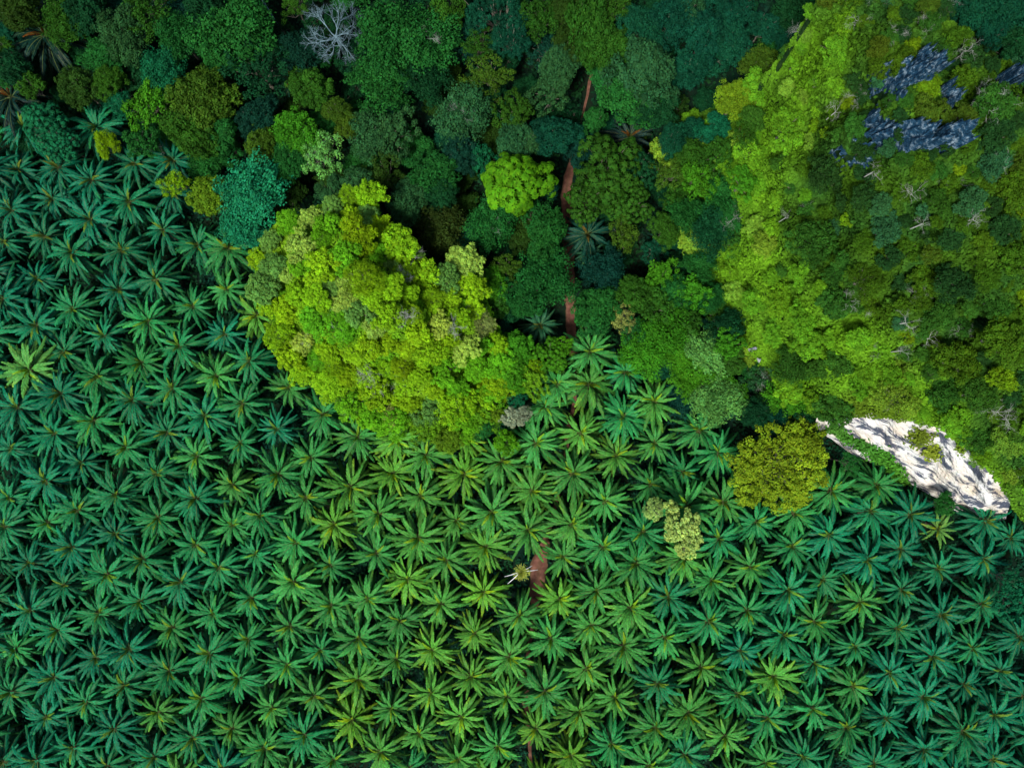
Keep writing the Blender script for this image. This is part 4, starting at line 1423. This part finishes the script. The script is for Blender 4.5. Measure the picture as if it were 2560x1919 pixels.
LANDMARKS = [((1340, 1425), 'red dirt clearing'), ((1702, 1322), 'pale green clumpy tree among the palms'), ((1949, 1165), 'large round olive-gold tree'), ((2530, 1497), 'teal clumpy tree at the right edge')]
special = {}
for (lu, lv), nm in LANDMARKS:
    for ang, word in ((0, 'directly right of'), (90, 'directly below'), (180, 'directly left of'), (270, 'directly above'), (45, 'below and right of'), (135, 'below and left of'), (225, 'above and left of'), (315, 'above and right of')):
        best = None
        for i, (u, v) in enumerate(palms):
            if i in special:
                continue
            d = math.hypot(u - lu, v - lv)
            a = math.degrees(math.atan2(v - lv, u - lu)) % 360
            da = abs((a - ang + 180) % 360 - 180)
            if d < 190 and da < 22 and (best is None or d + 2 * da < best[0]):
                best = (d + 2 * da, i)
        if best:
            special[best[1]] = 'oil palm %s the %s' % (word, nm)
TEALP, GREENP, WARMP = np.array((.003, .110, .060)), np.array((.010, .145, .042)), np.array((.036, .178, .026))
star_palm = (1700 + 1700 / K, 1279 + 110 / K)
yel_palm = (165 / K, 640 + 710 / K)
for i, (u, v) in enumerate(palms):
    if math.hypot(u - star_palm[0], v - star_palm[1]) < 20:
        palm(u, v, 'yellow-stalked sparse oil palm below the lower end of the white cliff', (.05, .17, .035), .95, PALM_YELLOW)
        continue
    dx = (u - 1180) / 1100.0
    t = np.clip(1.0 - .95 * abs(dx) - .5 * max(0, (760 - v) / 500) + rf.gauss(0, .22), 0, 1.25)  # lens tint at the sides and falloff at the top put into frond colour
    c = TEALP * (1 - min(1, 2 * t)) + GREENP * min(1, 2 * t) if t < .5 else GREENP * (2 - 2 * t) + WARMP * (2 * t - 1)
    c = np.clip(c, .003, 1) * rf.uniform(.80, 1.18)
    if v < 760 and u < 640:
        c = c * (.72, .80, .86)              # lens falloff in the upper left corner painted as darker frond colour
    tone = 'teal green' if t < .34 else 'deep green' if t < .72 else 'yellowish green'
    sc = rf.choice((.80, .90, .96, .99)) * rf.uniform(.93, 1.06)
    lab = special.get(i) or ('palm', '%s oil palm' % tone, u, v)
    if math.hypot(u - yel_palm[0], v - yel_palm[1]) < 25:
        c, lab, sc = (.045, .21, .045), 'oil palm with yellow tips on its upper fronds at the left edge', 1.1
    c = np.array(c) * 1.17
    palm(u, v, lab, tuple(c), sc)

# forest palms
for u, v, s, cc, lab in ((105, 95, 1.35, (.003, .022, .019), 'large dark blue-green palm drooping in the top left forest'), (38, 245, 1.2, (.003, .021, .021), 'dark blue palm at the left edge of the forest'),
                         (850 + 1870 / K, 885 / K, .95, (.007, .028, .030), 'grey-blue palm half hidden under the large rounded tree'), (850 + 1590 / K, 1500 / K, .95, (.004, .042, .033), 'teal palm with fronds reaching over the path'),
                         (850 + 1270 / K, 640 + 450 / K, .75, (.012, .085, .045), 'small dark palm in the grassy gap left of the path'), (735, 190, .8, (.006, .04, .025), 'dark palm in shade below the bare white tree'),
                         (850 + 1620 / K, 1630 / K, .6, (.010, .07, .04), 'small palm in shade just right of the path')):
    palm(u, v, lab, cc, s, None, 0.0, None, 'forest_palm')

# the thin young tree with white stalks beside the clearing
root = bpy.data.objects.new('stalked_palm', None)
zc = 7.0
p = P(850 + 1165 / K, 1279 + 385 / K, zc)
root.location = (p[0], p[1], 0)
link(root)
link(bpy.data.objects.new('trunk', tubes_mesh('thin_trunk', [((0, 0, -.3), (0, 0, 4), .2, .16), ((0, 0, 4), (0, 0, 6.8), .16, .14)], M_TWIG, 8)), root)
r8 = np.random.default_rng(8)
q = rsph(r8, 900)
q[:, 2] = np.abs(q[:, 2])
pos = q * r8.uniform(.05, 1, (900, 1)) ** .9 * np.array([1.6, 1.6, .7]) * r8.choice([.6, .8, 1.15], (900, 1)) + [.1, -.15, 6.6]
rad = norm(q + [0, 0, .15])
sd_ = norm(np.cross(rad, [0, 0, 1.0]))
L = r8.uniform(.25, .7, (900, 1))
V4 = np.stack([pos, pos + rad * L * .5 - sd_ * .07, pos + rad * L, pos + rad * L * .5 + sd_ * .07], 1)
o = link(bpy.data.objects.new('crown', quads_mesh('tuft_crown', V4, varied(r8, 900, 1.0, .3), M_LEAF)), root)
o.color = (.30, .36, .06, 1)
for a, l in ((R(28), 2.9), (R(6), 3.9), (R(197), 4.0), (R(222), 4.2)):
    d = np.array([math.cos(a), math.sin(a), .0])
    e = np.array([0, 0, 6.7])
    sg = [(e + d * .6, e + d * l * .6 + [0, 0, .25], .10, .085), (e + d * l * .6 + [0, 0, .25], e + d * l, .085, .05)]
    link(bpy.data.objects.new('stalk', tubes_mesh('stalk', sg, M_POLE, 6)), root)
ident(root, 'thin yellowish palm with four bare white stalks beside the red clearing', 'palm')

print('palms', len(palms), 'from crops', n0, 'objects', len(bpy.data.objects))

SMALLM = [(1280 * .705, 500, 'upper peak of the small hill'), (652, 650, 'left tip of the small hill'), (990, 1075, 'bottom tip of the small hill'), (1262, 880, 'right end of the small hill'), (640, 500, 'big teal feathery tree'), (1281, 1044, 'cream-flowered tree'), (1099, 571, 'brownish tree in shade'), (1285, 462, 'bright star-leaved lime tree'), (960, 770, 'middle of the small hill')]
BIGM = [(2270, 200, 'upper blue rock patch'), (2290, 350, 'long lower blue rock patch'), (2490, 200, 'blue rock near the right edge'), (2230, 1110, 'white cliff'), (1870, 690, 'bright lime creeper wall'), (2080, 60, 'top tip of the big hill'), (2540, 1150, 'lower right corner of the big hill'), (2500, 700, 'right edge at mid hill'), (1949, 1165, 'large round olive-gold tree')]
FORM = [(832, 78, 'bare white tree'), (105, 95, 'large drooping dark palm'), (1285, 462, 'bright star-leaved lime tree'), (640, 500, 'big teal feathery tree'), (905, 470, 'upper peak of the small hill'), (1519, 420, 'wide rosette-leaved tree'), (1612, 194, 'large rounded green tree by the path'), (1425, 780, 'open stretch of red path'),
        (1949, 1165, 'large round olive-gold tree'), (2200, 1090, 'white cliff'), (1836, 257, 'yellow-olive dome by the big hill'), (268, 361, 'small bright yellow-green tree'), (1281, 1044, 'cream-flowered tree'), (2080, 30, 'top tip of the big hill'), (2553, 3, 'top right corner of the photo'), (5, 5, 'top left corner of the photo')]
PALMM = [(1340, 1425, 'red dirt clearing'), (1702, 1322, 'pale clumpy tree among the palms'), (1949, 1165, 'round olive-gold tree'), (2530, 1497, 'teal tree at the right edge'), (64, 916, 'yellow-tipped palm at the left edge'), (2361, 1322, 'yellow-stalked sparse palm'), (0, 1919, 'bottom left corner'), (2560, 1919, 'bottom right corner'), (1280, 1919, 'middle of the bottom edge'),
         (652, 650, 'left tip of the small hill'), (990, 1075, 'bottom tip of the small hill'), (1281, 1044, 'cream-flowered tree'), (0, 1400, 'left edge two thirds down'), (437, 458, 'two small yellow-green trees'), (2200, 1190, 'white cliff')]
resolve('small', SMALLM)
resolve('big', BIGM)
resolve('forest', FORM)
resolve('palm', PALMM)
